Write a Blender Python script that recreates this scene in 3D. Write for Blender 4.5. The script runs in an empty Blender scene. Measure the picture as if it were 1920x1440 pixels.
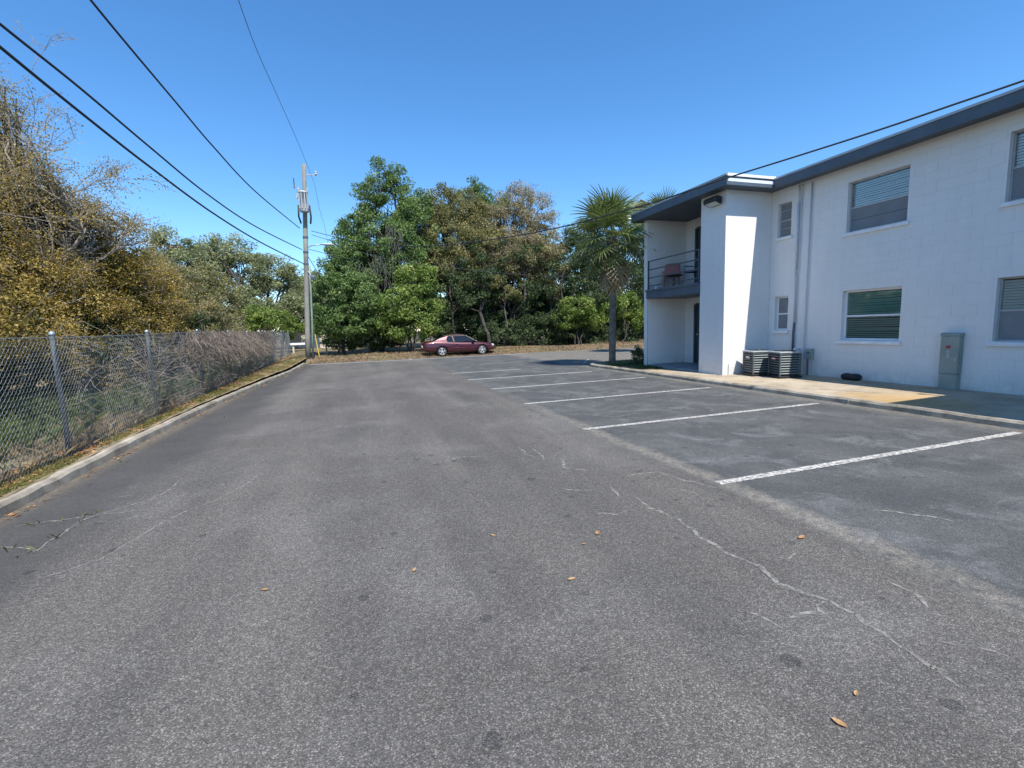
import bpy, math, random
import numpy as np
from mathutils import Vector, Matrix
R_ = math.radians
random.seed(7); RNG = np.random.default_rng(7)
sc = bpy.context.scene
COL = sc.collection

# ------------------------------------------------------------------ camera, sky, sun, exposure
HC = 1.62                      # lens height above the asphalt
FPX, CXP, CYP = 870.0, 960.0, 720.0
def _cam_rot():
    d1 = np.array([675-CXP, -(623-CYP), -FPX]); d1 /= np.linalg.norm(d1)
    d2 = np.array([3580-CXP, -(528-CYP), -FPX]); d2 -= d1*d2.dot(d1); d2 /= np.linalg.norm(d2)
    return np.array([d2, d1, np.cross(d2, d1)])
RC = _cam_rot()
cam = bpy.data.cameras.new('camera'); camo = bpy.data.objects.new('camera', cam); COL.objects.link(camo)
cam.sensor_width = 36; cam.lens = FPX/1920*36; cam.clip_start = .05; cam.clip_end = 3000
m4 = Matrix([list(r) for r in RC]).to_4x4(); m4.translation = (0, 0, HC); camo.matrix_world = m4
sc.camera = camo

SUN = Vector((-.082, .64, -1.0)).normalized()      # the way the light travels
wd = bpy.data.worlds.new('World'); sc.world = wd; wd.use_nodes = True
nt = wd.node_tree; nt.nodes.clear()
sky = nt.nodes.new('ShaderNodeTexSky'); sky.sky_type = 'NISHITA'; sky.sun_disc = False
sky.sun_elevation = math.asin(-SUN.z); sky.sun_rotation = math.atan2(-SUN.x, -SUN.y)
sky.altitude = 0; sky.air_density = 1.0; sky.dust_density = 0.0; sky.ozone_density = 5.0
bg = nt.nodes.new('ShaderNodeBackground'); bg.inputs[1].default_value = .142
ow = nt.nodes.new('ShaderNodeOutputWorld')
hs = nt.nodes.new('ShaderNodeHueSaturation'); hs.inputs['Saturation'].default_value = 1.2
nt.links.new(sky.outputs[0], hs.inputs['Color']); nt.links.new(hs.outputs[0], bg.inputs[0]); nt.links.new(bg.outputs[0], ow.inputs[0])
sl = bpy.data.lights.new('sun', 'SUN'); sl.energy = 4.6; sl.angle = R_(.5); sl.color = (1, .955, .89)
so = bpy.data.objects.new('sun', sl); COL.objects.link(so)
so.rotation_euler = SUN.to_track_quat('-Z', 'Y').to_euler(); so.location = (5, -20, 40)
vs = sc.view_settings; vs.view_transform = 'Standard'; vs.look = 'None'; vs.exposure = 0.68; vs.gamma = 1; vs.use_curve_mapping = False
sc.render.engine = 'CYCLES'

# ------------------------------------------------------------------ helpers: measuring
def _ray(px, py): return RC @ np.array([px-CXP, -(py-CYP), -FPX])
def gnd(px, py, z=0.):
    v = _ray(px, py); return v*((z-HC)/v[2]) + np.array([0, 0, HC])
def ony(px, py, Y):
    v = _ray(px, py); return v*(Y/v[1]) + np.array([0, 0, HC])
def onplane(px, py, a, b):            # hit on the upright plane through plan points a, b
    n = np.array([b[1]-a[1], -(b[0]-a[0])]); v = _ray(px, py)
    t = (n @ np.array(a[:2]))/(n @ v[:2]); return v*t + np.array([0, 0, HC])

# ------------------------------------------------------------------ helpers: objects
def tag(o, label=None, cat=None, group=None, kind=None):
    for k, v in (('label', label), ('category', cat), ('group', group), ('kind', kind)):
        if v: o[k] = v
    return o
def empty(name, loc=(0, 0, 0), rz=0, label=None, cat=None, group=None):
    o = bpy.data.objects.new(name, None); COL.objects.link(o); o.location = loc; o.rotation_euler = (0, 0, rz)
    o.empty_display_size = .2
    return tag(o, label, cat, group)
def link_mesh(name, me, mat, parent=None):
    if mat is not None and len(me.materials) == 0: me.materials.append(mat)
    o = bpy.data.objects.new(name, me); COL.objects.link(o)
    if parent is not None: o.parent = parent
    return o
def np_mesh(name, V, F, smooth=False, tint=None):
    """V (n,3), F (m,k) numpy; optional per-face tint attribute"""
    me = bpy.data.meshes.new(name); V = np.asarray(V, np.float32); F = np.asarray(F, np.int32)
    me.vertices.add(len(V)); me.vertices.foreach_set('co', V.ravel())
    k = F.shape[1]; me.loops.add(F.size); me.loops.foreach_set('vertex_index', F.ravel())
    me.polygons.add(len(F)); me.polygons.foreach_set('loop_start', np.arange(0, F.size, k, dtype=np.int32))
    me.polygons.foreach_set('loop_total', np.full(len(F), k, np.int32))
    if smooth: me.polygons.foreach_set('use_smooth', np.ones(len(F), bool))
    if tint is not None:
        a = me.attributes.new('tint', 'FLOAT', 'FACE'); a.data.foreach_set('value', np.asarray(tint, np.float32))
    me.update(calc_edges=True); me.validate(); return me
class MB:
    def __init__(s): s.v = []; s.f = []
    def box(s, x0, x1, y0, y1, z0, z1):
        i = len(s.v)
        s.v += [(x0,y0,z0),(x1,y0,z0),(x1,y1,z0),(x0,y1,z0),(x0,y0,z1),(x1,y0,z1),(x1,y1,z1),(x0,y1,z1)]
        s.f += [(i,i+3,i+2,i+1),(i+4,i+5,i+6,i+7),(i,i+1,i+5,i+4),(i+1,i+2,i+6,i+5),(i+2,i+3,i+7,i+6),(i+3,i,i+4,i+7)]
        return s
    def tube(s, pts, rad, n=8, cap=True):
        pts = [Vector(p) for p in pts]
        if not hasattr(rad, '__len__'): rad = [rad]*len(pts)
        i0 = len(s.v); up = None
        for k, p in enumerate(pts):
            t = (pts[min(k+1, len(pts)-1)]-pts[max(k-1, 0)]).normalized()
            if up is None: up = Vector((0, 0, 1)) if abs(t.z) < .9 else Vector((1, 0, 0))
            a = t.cross(up).normalized(); b = a.cross(t).normalized(); up = b
            for q in range(n):
                w = 2*math.pi*q/n; s.v.append(tuple(p+(a*math.cos(w)+b*math.sin(w))*rad[k]))
        for k in range(len(pts)-1):
            for q in range(n):
                A = i0+k*n+q; B = i0+k*n+(q+1) % n; s.f.append((A, B, B+n, A+n))
        if cap:
            s.f.append(tuple(i0+q for q in reversed(range(n)))); s.f.append(tuple(i0+(len(pts)-1)*n+q for q in range(n)))
        return s
    def lathe(s, prof, n=20, c=(0, 0, 0), axis='z'):
        i0 = len(s.v)
        for r, h in prof:
            for q in range(n):
                w = 2*math.pi*q/n; x, y = r*math.cos(w), r*math.sin(w)
                p = (x, y, h) if axis == 'z' else ((x, h, y) if axis == 'y' else (h, x, y))
                s.v.append((p[0]+c[0], p[1]+c[1], p[2]+c[2]))
        for k in range(len(prof)-1):
            for q in range(n):
                A = i0+k*n+q; B = i0+k*n+(q+1) % n; s.f.append((A, B, B+n, A+n))
        s.f.append(tuple(i0+q for q in reversed(range(n)))); s.f.append(tuple(i0+(len(prof)-1)*n+q for q in range(n)))
        return s
    def poly(s, pts, flip=False):
        i = len(s.v); s.v += [tuple(p) for p in pts]; f = tuple(range(i, i+len(pts))); s.f.append(f[::-1] if flip else f); return s
    def prism(s, pts, d):                # extrude a polygon along vector d
        i = len(s.v); n = len(pts); d = Vector(d)
        s.v += [tuple(p) for p in pts]+[tuple(Vector(p)+d) for p in pts]
        s.f.append(tuple(range(i+n-1, i-1, -1))); s.f.append(tuple(range(i+n, i+2*n)))
        for k in range(n): s.f.append((i+k, i+(k+1) % n, i+n+(k+1) % n, i+n+k))
        return s
    def mesh(s, name, smooth=False):
        me = bpy.data.meshes.new(name); me.from_pydata(s.v, [], s.f); me.update()
        if smooth:
            for p in me.polygons: p.use_smooth = len(p.vertices) <= 4
        return me
    def build(s, name, mat, parent=None, smooth=False, bevel=0, fix=True):
        me = s.mesh(name, smooth)
        if fix:
            import bmesh
            bm = bmesh.new(); bm.from_mesh(me); bmesh.ops.recalc_face_normals(bm, faces=bm.faces); bm.to_mesh(me); bm.free()
        o = link_mesh(name, me, mat, parent)
        if bevel:
            b = o.modifiers.new('bevel', 'BEVEL'); b.width = bevel; b.segments = 2; b.limit_method = 'ANGLE'; b.angle_limit = R_(40)
        return o
def segs(P0, P1, r0, r1, n=3):
    """vectorised tapered prisms for twigs and wires -> V, F"""
    P0 = np.asarray(P0, float); P1 = np.asarray(P1, float); N = len(P0)
    r0 = np.broadcast_to(np.asarray(r0, float), (N,)); r1 = np.broadcast_to(np.asarray(r1, float), (N,))
    t = P1-P0; t /= np.linalg.norm(t, axis=1, keepdims=True)+1e-9
    up = np.where(np.abs(t[:, 2:3]) < .9, np.array([[0, 0, 1.]]), np.array([[1., 0, 0]]))
    a = np.cross(t, up); a /= np.linalg.norm(a, axis=1, keepdims=True)+1e-9; b = np.cross(t, a)
    V = np.zeros((N, 2*n, 3))
    for q in range(n):
        w = 2*math.pi*q/n; d = a*math.cos(w)+b*math.sin(w)
        V[:, q] = P0+d*r0[:, None]; V[:, n+q] = P1+d*r1[:, None]
    base = (np.arange(N)*2*n)[:, None]
    F = np.concatenate([base+np.array([[q, (q+1) % n, n+(q+1) % n, n+q]]) for q in range(n)], 0)
    return V.reshape(-1, 3), F

# ------------------------------------------------------------------ helpers: materials
def newmat(name):
    m = bpy.data.materials.new(name); m.use_nodes = True; t = m.node_tree; t.nodes.clear()
    o = t.nodes.new('ShaderNodeOutputMaterial'); b = t.nodes.new('ShaderNodeBsdfPrincipled'); t.links.new(b.outputs[0], o.inputs[0])
    return m, t, b, o
def N(t, kind, **kw):
    n = t.nodes.new(kind)
    for k, v in kw.items():
        if k.startswith('i_'):
            key = k[2:]; key = int(key) if key.isdigit() else key
            n.inputs[key].default_value = v
        else: setattr(n, k, v)
    return n
def L(t, a, b): t.links.new(a, b)
def noise(t, scale, detail=4, rough=.55, vec=None, dist=0):
    n = N(t, 'ShaderNodeTexNoise'); n.inputs['Scale'].default_value = scale; n.inputs['Detail'].default_value = detail
    n.inputs['Roughness'].default_value = rough; n.inputs['Distortion'].default_value = dist
    if vec is not None: L(t, vec, n.inputs['Vector'])
    return n.outputs['Fac']
def ramp(t, fac, stops, interp='LINEAR'):
    r = N(t, 'ShaderNodeValToRGB'); r.color_ramp.interpolation = interp; e = r.color_ramp.elements
    while len(e) < len(stops): e.new(.5)
    for k, (p, c) in enumerate(stops):
        e[k].position = p; e[k].color = (c, c, c, 1) if not hasattr(c, '__len__') else (*c, 1)
    L(t, fac, r.inputs[0]); return r.outputs[0]
def mix(t, fac, a, b, mode='MIX'):
    m = N(t, 'ShaderNodeMix', data_type='RGBA', blend_type=mode)
    for s, v in ((0, fac), (6, a), (7, b)):
        if hasattr(v, 'is_linked') or hasattr(v, 'links'): L(t, v, m.inputs[s])
        elif s == 0: m.inputs[0].default_value = v
        else: m.inputs[s].default_value = (*v, 1)
    return m.outputs[2]
def math_(t, op, a, b=0., clamp=False):
    m = N(t, 'ShaderNodeMath', operation=op, use_clamp=clamp)
    for s, v in ((0, a), (1, b)):
        if hasattr(v, 'links'): L(t, v, m.inputs[s])
        else: m.inputs[s].default_value = v
    return m.outputs[0]
def bump(t, bsdf, h, strength=.3, dist=.01):
    b = N(t, 'ShaderNodeBump'); b.inputs['Strength'].default_value = strength; b.inputs['Distance'].default_value = dist
    L(t, h, b.inputs['Height']); L(t, b.outputs[0], bsdf.inputs['Normal'])
def wpos(t): return N(t, 'ShaderNodeNewGeometry').outputs['Position']
def plain(name, col, rough=.6, var=.12, scale=6., metal=0., bumpk=.1, spec=.5, fine=60.):
    m, t, b, o = newmat(name); p = N(t, 'ShaderNodeTexCoord').outputs['Object']
    n1 = noise(t, scale, 5, .6, p)
    dk = tuple(c*(1-var*1.6) for c in col); lt = tuple(min(1, c*(1+var)) for c in col)
    L(t, ramp(t, n1, [(.3, dk), (.7, lt)]), b.inputs['Base Color'])
    b.inputs['Roughness'].default_value = rough; b.inputs['Metallic'].default_value = metal
    b.inputs['Specular IOR Level'].default_value = spec
    if bumpk: bump(t, b, noise(t, fine, 4, .6, p), bumpk, .004)
    return m
M = {}
def leafmat(name, cols, trans=.35, rough=.55, spec=.35):
    m, t, b, o = newmat(name)
    a = N(t, 'ShaderNodeAttribute', attribute_name='tint').outputs['Fac']
    n = len(cols); c = ramp(t, a, [(k/(n-1), cols[k]) for k in range(n)])
    L(t, c, b.inputs['Base Color']); b.inputs['Roughness'].default_value = rough; b.inputs['Specular IOR Level'].default_value = spec
    tr = N(t, 'ShaderNodeBsdfTranslucent'); hs = N(t, 'ShaderNodeHueSaturation'); hs.inputs['Value'].default_value = 1.3; hs.inputs['Saturation'].default_value = 1.1
    L(t, c, hs.inputs['Color']); L(t, hs.outputs[0], tr.inputs[0])
    mx = N(t, 'ShaderNodeMixShader'); mx.inputs[0].default_value = trans
    L(t, b.outputs[0], mx.inputs[1]); L(t, tr.outputs[0], mx.inputs[2]); L(t, mx.outputs[0], o.inputs[0])
    M[name] = m; return m

def make_materials():
    # --- asphalt
    m, t, b, o = newmat('asphalt'); P = wpos(t); M['asphalt'] = m
    sx = N(t, 'ShaderNodeSeparateXYZ'); L(t, P, sx.inputs[0]); X, Y = sx.outputs[0], sx.outputs[1]
    wob = math_(t, 'MULTIPLY', math_(t, 'SUBTRACT', noise(t, .6, 3, .5, P), .5), 1.6)
    wob2 = math_(t, 'MULTIPLY', math_(t, 'SUBTRACT', noise(t, 3.5, 4, .6, P), .5), .5)
    Xw = math_(t, 'ADD', math_(t, 'ADD', X, wob), wob2)
    def edge(src, a, b):
        n = N(t, 'ShaderNodeMapRange', interpolation_type='SMOOTHSTEP'); n.inputs[1].default_value = a; n.inputs[2].default_value = b; L(t, src, n.inputs[0]); return n
    wobs = math_(t, 'MULTIPLY', math_(t, 'SUBTRACT', noise(t, .4, 3, .5, P), .5), .35)
    wobf = math_(t, 'MULTIPLY', math_(t, 'SUBTRACT', noise(t, 9, 5, .7, P), .5), .22)
    Xs = math_(t, 'ADD', math_(t, 'ADD', X, wobs), wobf)
    stall = edge(Xs, 3.15, 3.30); left = edge(math_(t, 'ADD', math_(t, 'MULTIPLY', wob, .5), math_(t, 'ADD', X, wob2)), -2.0, -2.6)
    mpl = N(t, 'ShaderNodeMapping'); mpl.inputs['Scale'].default_value = (1.5, .16, 1); L(t, P, mpl.inputs[0])
    col = ramp(t, noise(t, .8, 6, .62, mpl.outputs[0]), [(.30, (.078, .0725, .065)), (.5, (.100, .093, .083)), (.70, (.133, .123, .108))])
    pat = ramp(t, noise(t, .45, 6, .66, P, .3), [(.48, 0.), (.66, 1.)])
    col = mix(t, math_(t, 'MULTIPLY', pat, .5), col, (.172, .163, .150))
    dkp = ramp(t, noise(t, .7, 5, .62, P, .2), [(.30, 1.), (.46, 0.)]); col = mix(t, math_(t, 'MULTIPLY', dkp, .4), col, (.062, .060, .060))
    scol = ramp(t, noise(t, .9, 6, .66, P, .4), [(.32, (.055, .057, .057)), (.5, (.075, .077, .075)), (.68, (.104, .105, .10))])
    col = mix(t, stall.outputs[0], col, scol)
    dusty = ramp(t, noise(t, 1.3, 6, .72, P, .9), [(.50, 0.), (.68, 1.)])
    col = mix(t, math_(t, 'MULTIPLY', math_(t, 'MULTIPLY', dusty, stall.outputs[0]), .65), col, (.17, .17, .168))
    lcol = ramp(t, noise(t, 1.1, 6, .65, P), [(.3, (.050, .048, .047)), (.7, (.074, .071, .067))])
    col = mix(t, math_(t, 'MULTIPLY', left.outputs[0], .88), col, lcol)
    dX = math_(t, 'ABSOLUTE', math_(t, 'SUBTRACT', Xs, 3.34))
    seam = edge(dX, .19, .03)
    sbr = ramp(t, noise(t, 11, 6, .75, P), [(.36, .1), (.58, 1.)])
    fy = edge(Y, 12., 5.); sbr2 = math_(t, 'MULTIPLY', ramp(t, noise(t, .5, 3, .6, P), [(.3, .45), (.6, 1.)]), math_(t, 'ADD', math_(t, 'MULTIPLY', fy.outputs[0], .75), .25))
    col = mix(t, math_(t, 'MULTIPLY', math_(t, 'MULTIPLY', math_(t, 'MULTIPLY', seam.outputs[0], sbr), sbr2), .65), col, (.28, .25, .20))
    # dust gathered along both kerbs
    gk = edge(math_(t, 'ADD', X, wobf), 8.05, 8.5); col = mix(t, math_(t, 'MULTIPLY', gk.outputs[0], math_(t, 'MULTIPLY', sbr, .55)), col, (.25, .22, .17))
    gl2 = edge(math_(t, 'ADD', X, wobf), -3.05, -3.38); col = mix(t, math_(t, 'MULTIPLY', gl2.outputs[0], math_(t, 'MULTIPLY', sbr, .7)), col, (.21, .165, .11))
    # faint dirt along kerbs
    # dark drip spots
    vo = N(t, 'ShaderNodeTexVoronoi', feature='F1'); vo.inputs['Scale'].default_value = 4.8; vo.inputs['Randomness'].default_value = 1
    pw = N(t, 'ShaderNodeVectorMath', operation='ADD'); L(t, P, pw.inputs[0]); nz = N(t, 'ShaderNodeTexNoise'); nz.inputs['Scale'].default_value = 9; L(t, P, nz.inputs['Vector'])
    sc_ = N(t, 'ShaderNodeVectorMath', operation='SCALE'); sc_.inputs['Scale'].default_value = .07; L(t, nz.outputs['Color'], sc_.inputs[0]); L(t, sc_.outputs[0], pw.inputs[1]); L(t, pw.outputs[0], vo.inputs['Vector'])
    keep = N(t, 'ShaderNodeSeparateXYZ'); L(t, vo.outputs['Color'], keep.inputs[0])
    rad = math_(t, 'MULTIPLY', keep.outputs[0], .22)
    spot = math_(t, 'MULTIPLY', math_(t, 'LESS_THAN', vo.outputs['Distance'], rad), math_(t, 'GREATER_THAN', keep.outputs[1], .5))
    col = mix(t, math_(t, 'MULTIPLY', spot, .5), col, (.03, .03, .033))
    # aggregate speckle
    v2 = N(t, 'ShaderNodeTexVoronoi', feature='F1'); v2.inputs['Scale'].default_value = 170; L(t, P, v2.inputs['Vector'])
    s2 = N(t, 'ShaderNodeSeparateXYZ'); L(t, v2.outputs['Color'], s2.inputs[0])
    agg = ramp(t, s2.outputs[0], [(0, .55), (.4, .86), (.74, 1.04), (.87, 1.5), (1, 2.2)])
    seal = math_(t, 'ADD', math_(t, 'MULTIPLY', left.outputs[0], .55), math_(t, 'MULTIPLY', stall.outputs[0], .35))
    agg = mix(t, seal, agg, (.97, .97, .97))
    col = mix(t, 1., col, agg, 'MULTIPLY')
    gr = ramp(t, noise(t, 26, 6, .7, P), [(.3, .78), (.7, 1.24)])
    col = mix(t, 1., col, gr, 'MULTIPLY')
    L(t, col, b.inputs['Base Color']); b.inputs['Roughness'].default_value = .86; b.inputs['Specular IOR Level'].default_value = .38
    hb = math_(t, 'ADD', math_(t, 'MULTIPLY', v2.outputs['Distance'], -1.), math_(t, 'MULTIPLY', noise(t, 40, 4, .6, P), .8))
    bump(t, b, hb, .55, .008)
    # --- white paint, worn
    m, t, b, o = newmat('line_paint'); P = wpos(t); M['line'] = m
    w = ramp(t, noise(t, 22, 6, .75, P), [(.43, 0.), (.57, 1.)])
    w2 = ramp(t, noise(t, 2.2, 4, .6, P), [(.2, .35), (.55, 1.)])
    c = mix(t, math_(t, 'MULTIPLY', w, w2), (.15, .145, .135), (.55, .53, .48)); L(t, c, b.inputs['Base Color']); b.inputs['Roughness'].default_value = .8
    bump(t, b, noise(t, 90, 4, .6, P), .4, .005)
    m, t, b, o = newmat('crack_dust'); P = wpos(t); M['crack'] = m
    L(t, ramp(t, noise(t, 30, 4, .6, P), [(.3, (.17, .165, .15)), (.7, (.31, .295, .26))]), b.inputs['Base Color']); b.inputs['Roughness'].default_value = .95
    al = ramp(t, noise(t, 18, 5, .7, P), [(.38, .0), (.55, .85)]); L(t, al, b.inputs['Alpha'])
    # --- concrete walk
    m, t, b, o = newmat('walk_concrete'); P = wpos(t); M['walk'] = m
    c = ramp(t, noise(t, 1.2, 6, .65, P), [(.28, (.25, .20, .14)), (.5, (.38, .315, .225)), (.75, (.47, .395, .285))])
    st = ramp(t, noise(t, .45, 4, .6, P, .5), [(.5, 0.), (.68, 1.)])
    c = mix(t, math_(t, 'MULTIPLY', st, .6), c, (.38, .25, .11))
    vd = N(t, 'ShaderNodeVectorMath', operation='DISTANCE'); L(t, P, vd.inputs[0]); vd.inputs[1].default_value = (8.95, 5.6, .1)
    rs = math_(t, 'ADD', vd.outputs['Value'], math_(t, 'MULTIPLY', math_(t, 'SUBTRACT', noise(t, 1.8, 5, .65, P), .5), 1.6))
    rm = N(t, 'ShaderNodeMapRange', interpolation_type='SMOOTHSTEP'); rm.inputs[1].default_value = 1.5; rm.inputs[2].default_value = .3; L(t, rs, rm.inputs[0])
    c = mix(t, math_(t, 'MULTIPLY', rm.outputs[0], .75), c, (.40, .25, .085))
    dk = ramp(t, noise(t, 4, 6, .7, P), [(.25, .7), (.5, 1.)]); c = mix(t, 1., c, dk, 'MULTIPLY')
    L(t, c, b.inputs['Base Color']); b.inputs['Roughness'].default_value = .9; bump(t, b, noise(t, 70, 5, .65, P), .35, .006)
    m, t, b, o = newmat('kerb_concrete'); P = wpos(t); M['kerb'] = m
    c = ramp(t, noise(t, 2.5, 6, .7, P), [(.3, (.13, .11, .085)), (.5, (.30, .26, .20)), (.72, (.46, .41, .33))])
    L(t, c, b.inputs['Base Color']); b.inputs['Roughness'].default_value = .92; bump(t, b, noise(t, 45, 5, .7, P), .5, .012)
    # --- soil with thin grass and leaf litter
    m, t, b, o = newmat('verge_soil'); P = wpos(t); M['soil'] = m
    c = ramp(t, noise(t, 2.2, 6, .7, P), [(.3, (.14, .115, .075)), (.5, (.25, .195, .115)), (.7, (.34, .26, .15))])
    g = ramp(t, noise(t, 1.3, 5, .65, P), [(.48, 0.), (.6, 1.)]); c = mix(t, math_(t, 'MULTIPLY', g, .55), c, (.10, .115, .035))
    L(t, c, b.inputs['Base Color']); b.inputs['Roughness'].default_value = 1; bump(t, b, noise(t, 30, 6, .7, P), .8, .03)
    m, t, b, o = newmat('forest_floor'); P = wpos(t); M['floor'] = m
    c = ramp(t, noise(t, 1.1, 6, .7, P), [(.3, (.035, .032, .02)), (.55, (.085, .065, .04)), (.75, (.14, .10, .055))])
    L(t, c, b.inputs['Base Color']); b.inputs['Roughness'].default_value = 1; bump(t, b, noise(t, 14, 6, .7, P), .8, .05)
    m, t, b, o = newmat('far_litter'); P = wpos(t); M['far'] = m
    c = ramp(t, noise(t, 1.6, 6, .7, P), [(.3, (.075, .055, .033)), (.5, (.15, .11, .063)), (.72, (.22, .165, .10))])
    g = ramp(t, noise(t, .5, 4, .6, P), [(.5, 0.), (.62, 1.)]); c = mix(t, math_(t, 'MULTIPLY', g, .5), c, (.13, .14, .05))
    L(t, c, b.inputs['Base Color']); b.inputs['Roughness'].default_value = 1; bump(t, b, noise(t, 20, 6, .7, P), .8, .04)
    # --- building
    m, t, b, o = newmat('white_block_paint'); P = wpos(t); M['white'] = m
    c = ramp(t, noise(t, .7, 5, .6, P), [(.3, (.68, .67, .655)), (.7, (.75, .74, .72))])
    mp = N(t, 'ShaderNodeMapping'); mp.inputs['Scale'].default_value = (3, 3, .25); L(t, P, mp.inputs[0])
    c = mix(t, 1., c, ramp(t, noise(t, 2., 5, .65, mp.outputs[0]), [(.25, .96), (.55, 1.)]), 'MULTIPLY')
    sz = N(t, 'ShaderNodeSeparateXYZ'); L(t, P, sz.inputs[0]); mr = N(t, 'ShaderNodeMapRange'); mr.inputs[1].default_value = .55; mr.inputs[2].default_value = .12; L(t, sz.outputs[2], mr.inputs[0])
    sp = math_(t, 'MULTIPLY', mr.outputs[0], ramp(t, noise(t, 5, 6, .7, P), [(.38, 0.), (.65, 1.)])); c = mix(t, math_(t, 'MULTIPLY', sp, .45), c, (.38, .33, .26))
    L(t, c, b.inputs['Base Color']); b.inputs['Roughness'].default_value = .7; b.inputs['Specular IOR Level'].default_value = .3; bump(t, b, noise(t, 55, 4, .6, P), .25, .006)
    M['mortar'] = plain('mortar_paint', (.70, .69, .675), .85, .05, 3)
    M['slate'] = plain('slate_trim_paint', (.075, .10, .13), .5, .12, 2.5)
    M['soffit'] = plain('soffit_paint', (.07, .092, .115), .6, .15, 2.)
    M['drip'] = plain('drip_edge_metal', (.42, .44, .46), .45, .1, 3, .3)
    M['sunlitband'] = plain('slate_trim_sunlit', (.62, .66, .72), .55, .06, 3)  # slate fascia in direct sun, its brightness put into the colour
    M['roofing'] = plain('roofing', (.30, .30, .30), .9, .2, 2)
    M['frame'] = plain('white_frame', (.72, .74, .75), .45, .05, 4)
    M['alu'] = plain('mill_aluminium', (.42, .43, .44), .45, .1, 5, .6)
    M['sill'] = plain('sill_paint', (.74, .75, .76), .6, .08, 4)
    M['blind'] = plain('blind_grey', (.82, .82, .79), .6, .04, 3, bumpk=0)
    M['blind_green'] = plain('blind_green', (.26, .48, .40), .6, .08, 3, bumpk=0)
    M['blind_teal'] = plain('blind_dull', (.30, .45, .40), .6, .08, 3, bumpk=0)
    M['screen'] = plain('insect_screen', (.20, .21, .22), .8, .08, 3, bumpk=0)
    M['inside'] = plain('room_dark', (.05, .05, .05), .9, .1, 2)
    m, t, b, o = newmat('window_glass'); M['glass'] = m
    tr = N(t, 'ShaderNodeBsdfTransparent'); tr.inputs[0].default_value = (.95, .97, .96, 1); gl = N(t, 'ShaderNodeBsdfGlossy'); gl.inputs['Roughness'].default_value = .03
    fr = N(t, 'ShaderNodeFresnel'); fr.inputs[0].default_value = 1.5; ad = math_(t, 'ADD', fr.outputs[0], .02)
    mx = N(t, 'ShaderNodeMixShader'); L(t, ad, mx.inputs[0]); L(t, tr.outputs[0], mx.inputs[1]); L(t, gl.outputs[0], mx.inputs[2]); L(t, mx.outputs[0], o.inputs[0])
    M['door'] = plain('door_paint', (.06, .075, .095), .45, .08, 3)
    M['porch'] = plain('porch_floor_paint', (.22, .25, .27), .6, .15, 2)
    M['steel'] = plain('rail_paint', (.055, .07, .085), .4, .1, 6)
    # --- yard things
    M['acgreen'] = plain('condenser_paint', (.085, .105, .105), .45, .12, 5)
    M['acslat'] = plain('condenser_louver', (.16, .185, .185), .4, .1, 8)
    M['acdark'] = plain('condenser_inner', (.012, .014, .015), .8, .1, 8)
    M['actop'] = plain('condenser_top', (.36, .40, .41), .4, .12, 6)
    M['red'] = plain('badge_red', (.36, .03, .05), .4, .08, 10)
    M['badgewhite'] = plain('badge_white', (.68, .66, .62), .5, .08, 30)
    M['cabinet'] = plain('cabinet_paint', (.27, .315, .285), .5, .12, 2)
    M['galv'] = plain('galvanised', (.40, .43, .45), .45, .18, 9, .55)
    M['meshwire'] = plain('mesh_wire', (.36, .38, .38), .5, .2, 5, .4)
    M['postgalv'] = plain('weathered_galvanised', (.15, .165, .17), .6, .3, 5, .2)
    M['pipe'] = plain('pipe_paint', (.52, .55, .59), .55, .1, 4)
    M['pipedark'] = plain('pipe_foam', (.10, .12, .15), .7, .2, 4)
    M['black'] = plain('black_rubber', (.016, .016, .018), .7, .2, 12)
    M['cable'] = plain('cable_black', (.02, .022, .028), .6, .1, 5, bumpk=0)
    M['pole'] = plain('weathered_pole', (.24, .235, .195), .9, .22, 1.3, bumpk=.5)
    M['poleguard'] = plain('green_riser', (.20, .27, .22), .5, .15, 2)
    M['tank'] = plain('transformer_grey', (.42, .44, .45), .45, .08, 3)
    M['yellow'] = plain('guy_guard_yellow', (.55, .42, .05), .5, .1, 5)
    M['coral'] = plain('coral_plastic', (.36, .13, .10), .5, .08, 5)
    M['chairdark'] = plain('dark_weave', (.022, .022, .026), .7, .15, 30)
    M['cream'] = plain('cream_paint', (.55, .50, .40), .6, .1, 2)
    M['bark'] = plain('bark', (.07, .06, .05), .95, .35, 3.5, bumpk=.8, fine=18)
    M['twig'] = plain('bare_twig', (.25, .215, .175), .9, .25, 3, bumpk=0)
    M['vine'] = plain('dry_vine', (.25, .205, .165), .95, .3, 2.5, bumpk=0)
    M['moss'] = plain('grey_moss', (.20, .19, .165), .95, .2, 3, bumpk=0)
    M['palmbark'] = plain('palm_bark', (.16, .14, .115), .95, .35, 6, bumpk=.8, fine=22)
    # --- car
    m, t, b, o = newmat('maroon_paint'); M['car'] = m
    b.inputs['Base Color'].default_value = (.13, .018, .03, 1); b.inputs['Metallic'].default_value = .35; b.inputs['Roughness'].default_value = .32
    b.inputs['Coat Weight'].default_value = .8; b.inputs['Coat Roughness'].default_value = .06
    pc = N(t, 'ShaderNodeTexCoord').outputs['Object']; L(t, ramp(t, noise(t, 5, 4, .6, pc), [(.3, (.055, .010, .017)), (.7, (.075, .014, .022))]), b.inputs['Base Color'])
    M['carroof'] = plain('sun_faded_clearcoat', (.085, .05, .045), .6, .2, 3)
    m, t, b, o = newmat('car_glass'); M['carglass'] = m
    b.inputs['Base Color'].default_value = (.012, .016, .022, 1); b.inputs['Roughness'].default_value = .05
    pc = N(t, 'ShaderNodeTexCoord').outputs['Object']; L(t, ramp(t, noise(t, 3, 3, .5, pc), [(.3, .04), (.7, .10)]), b.inputs['Roughness'])
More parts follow.
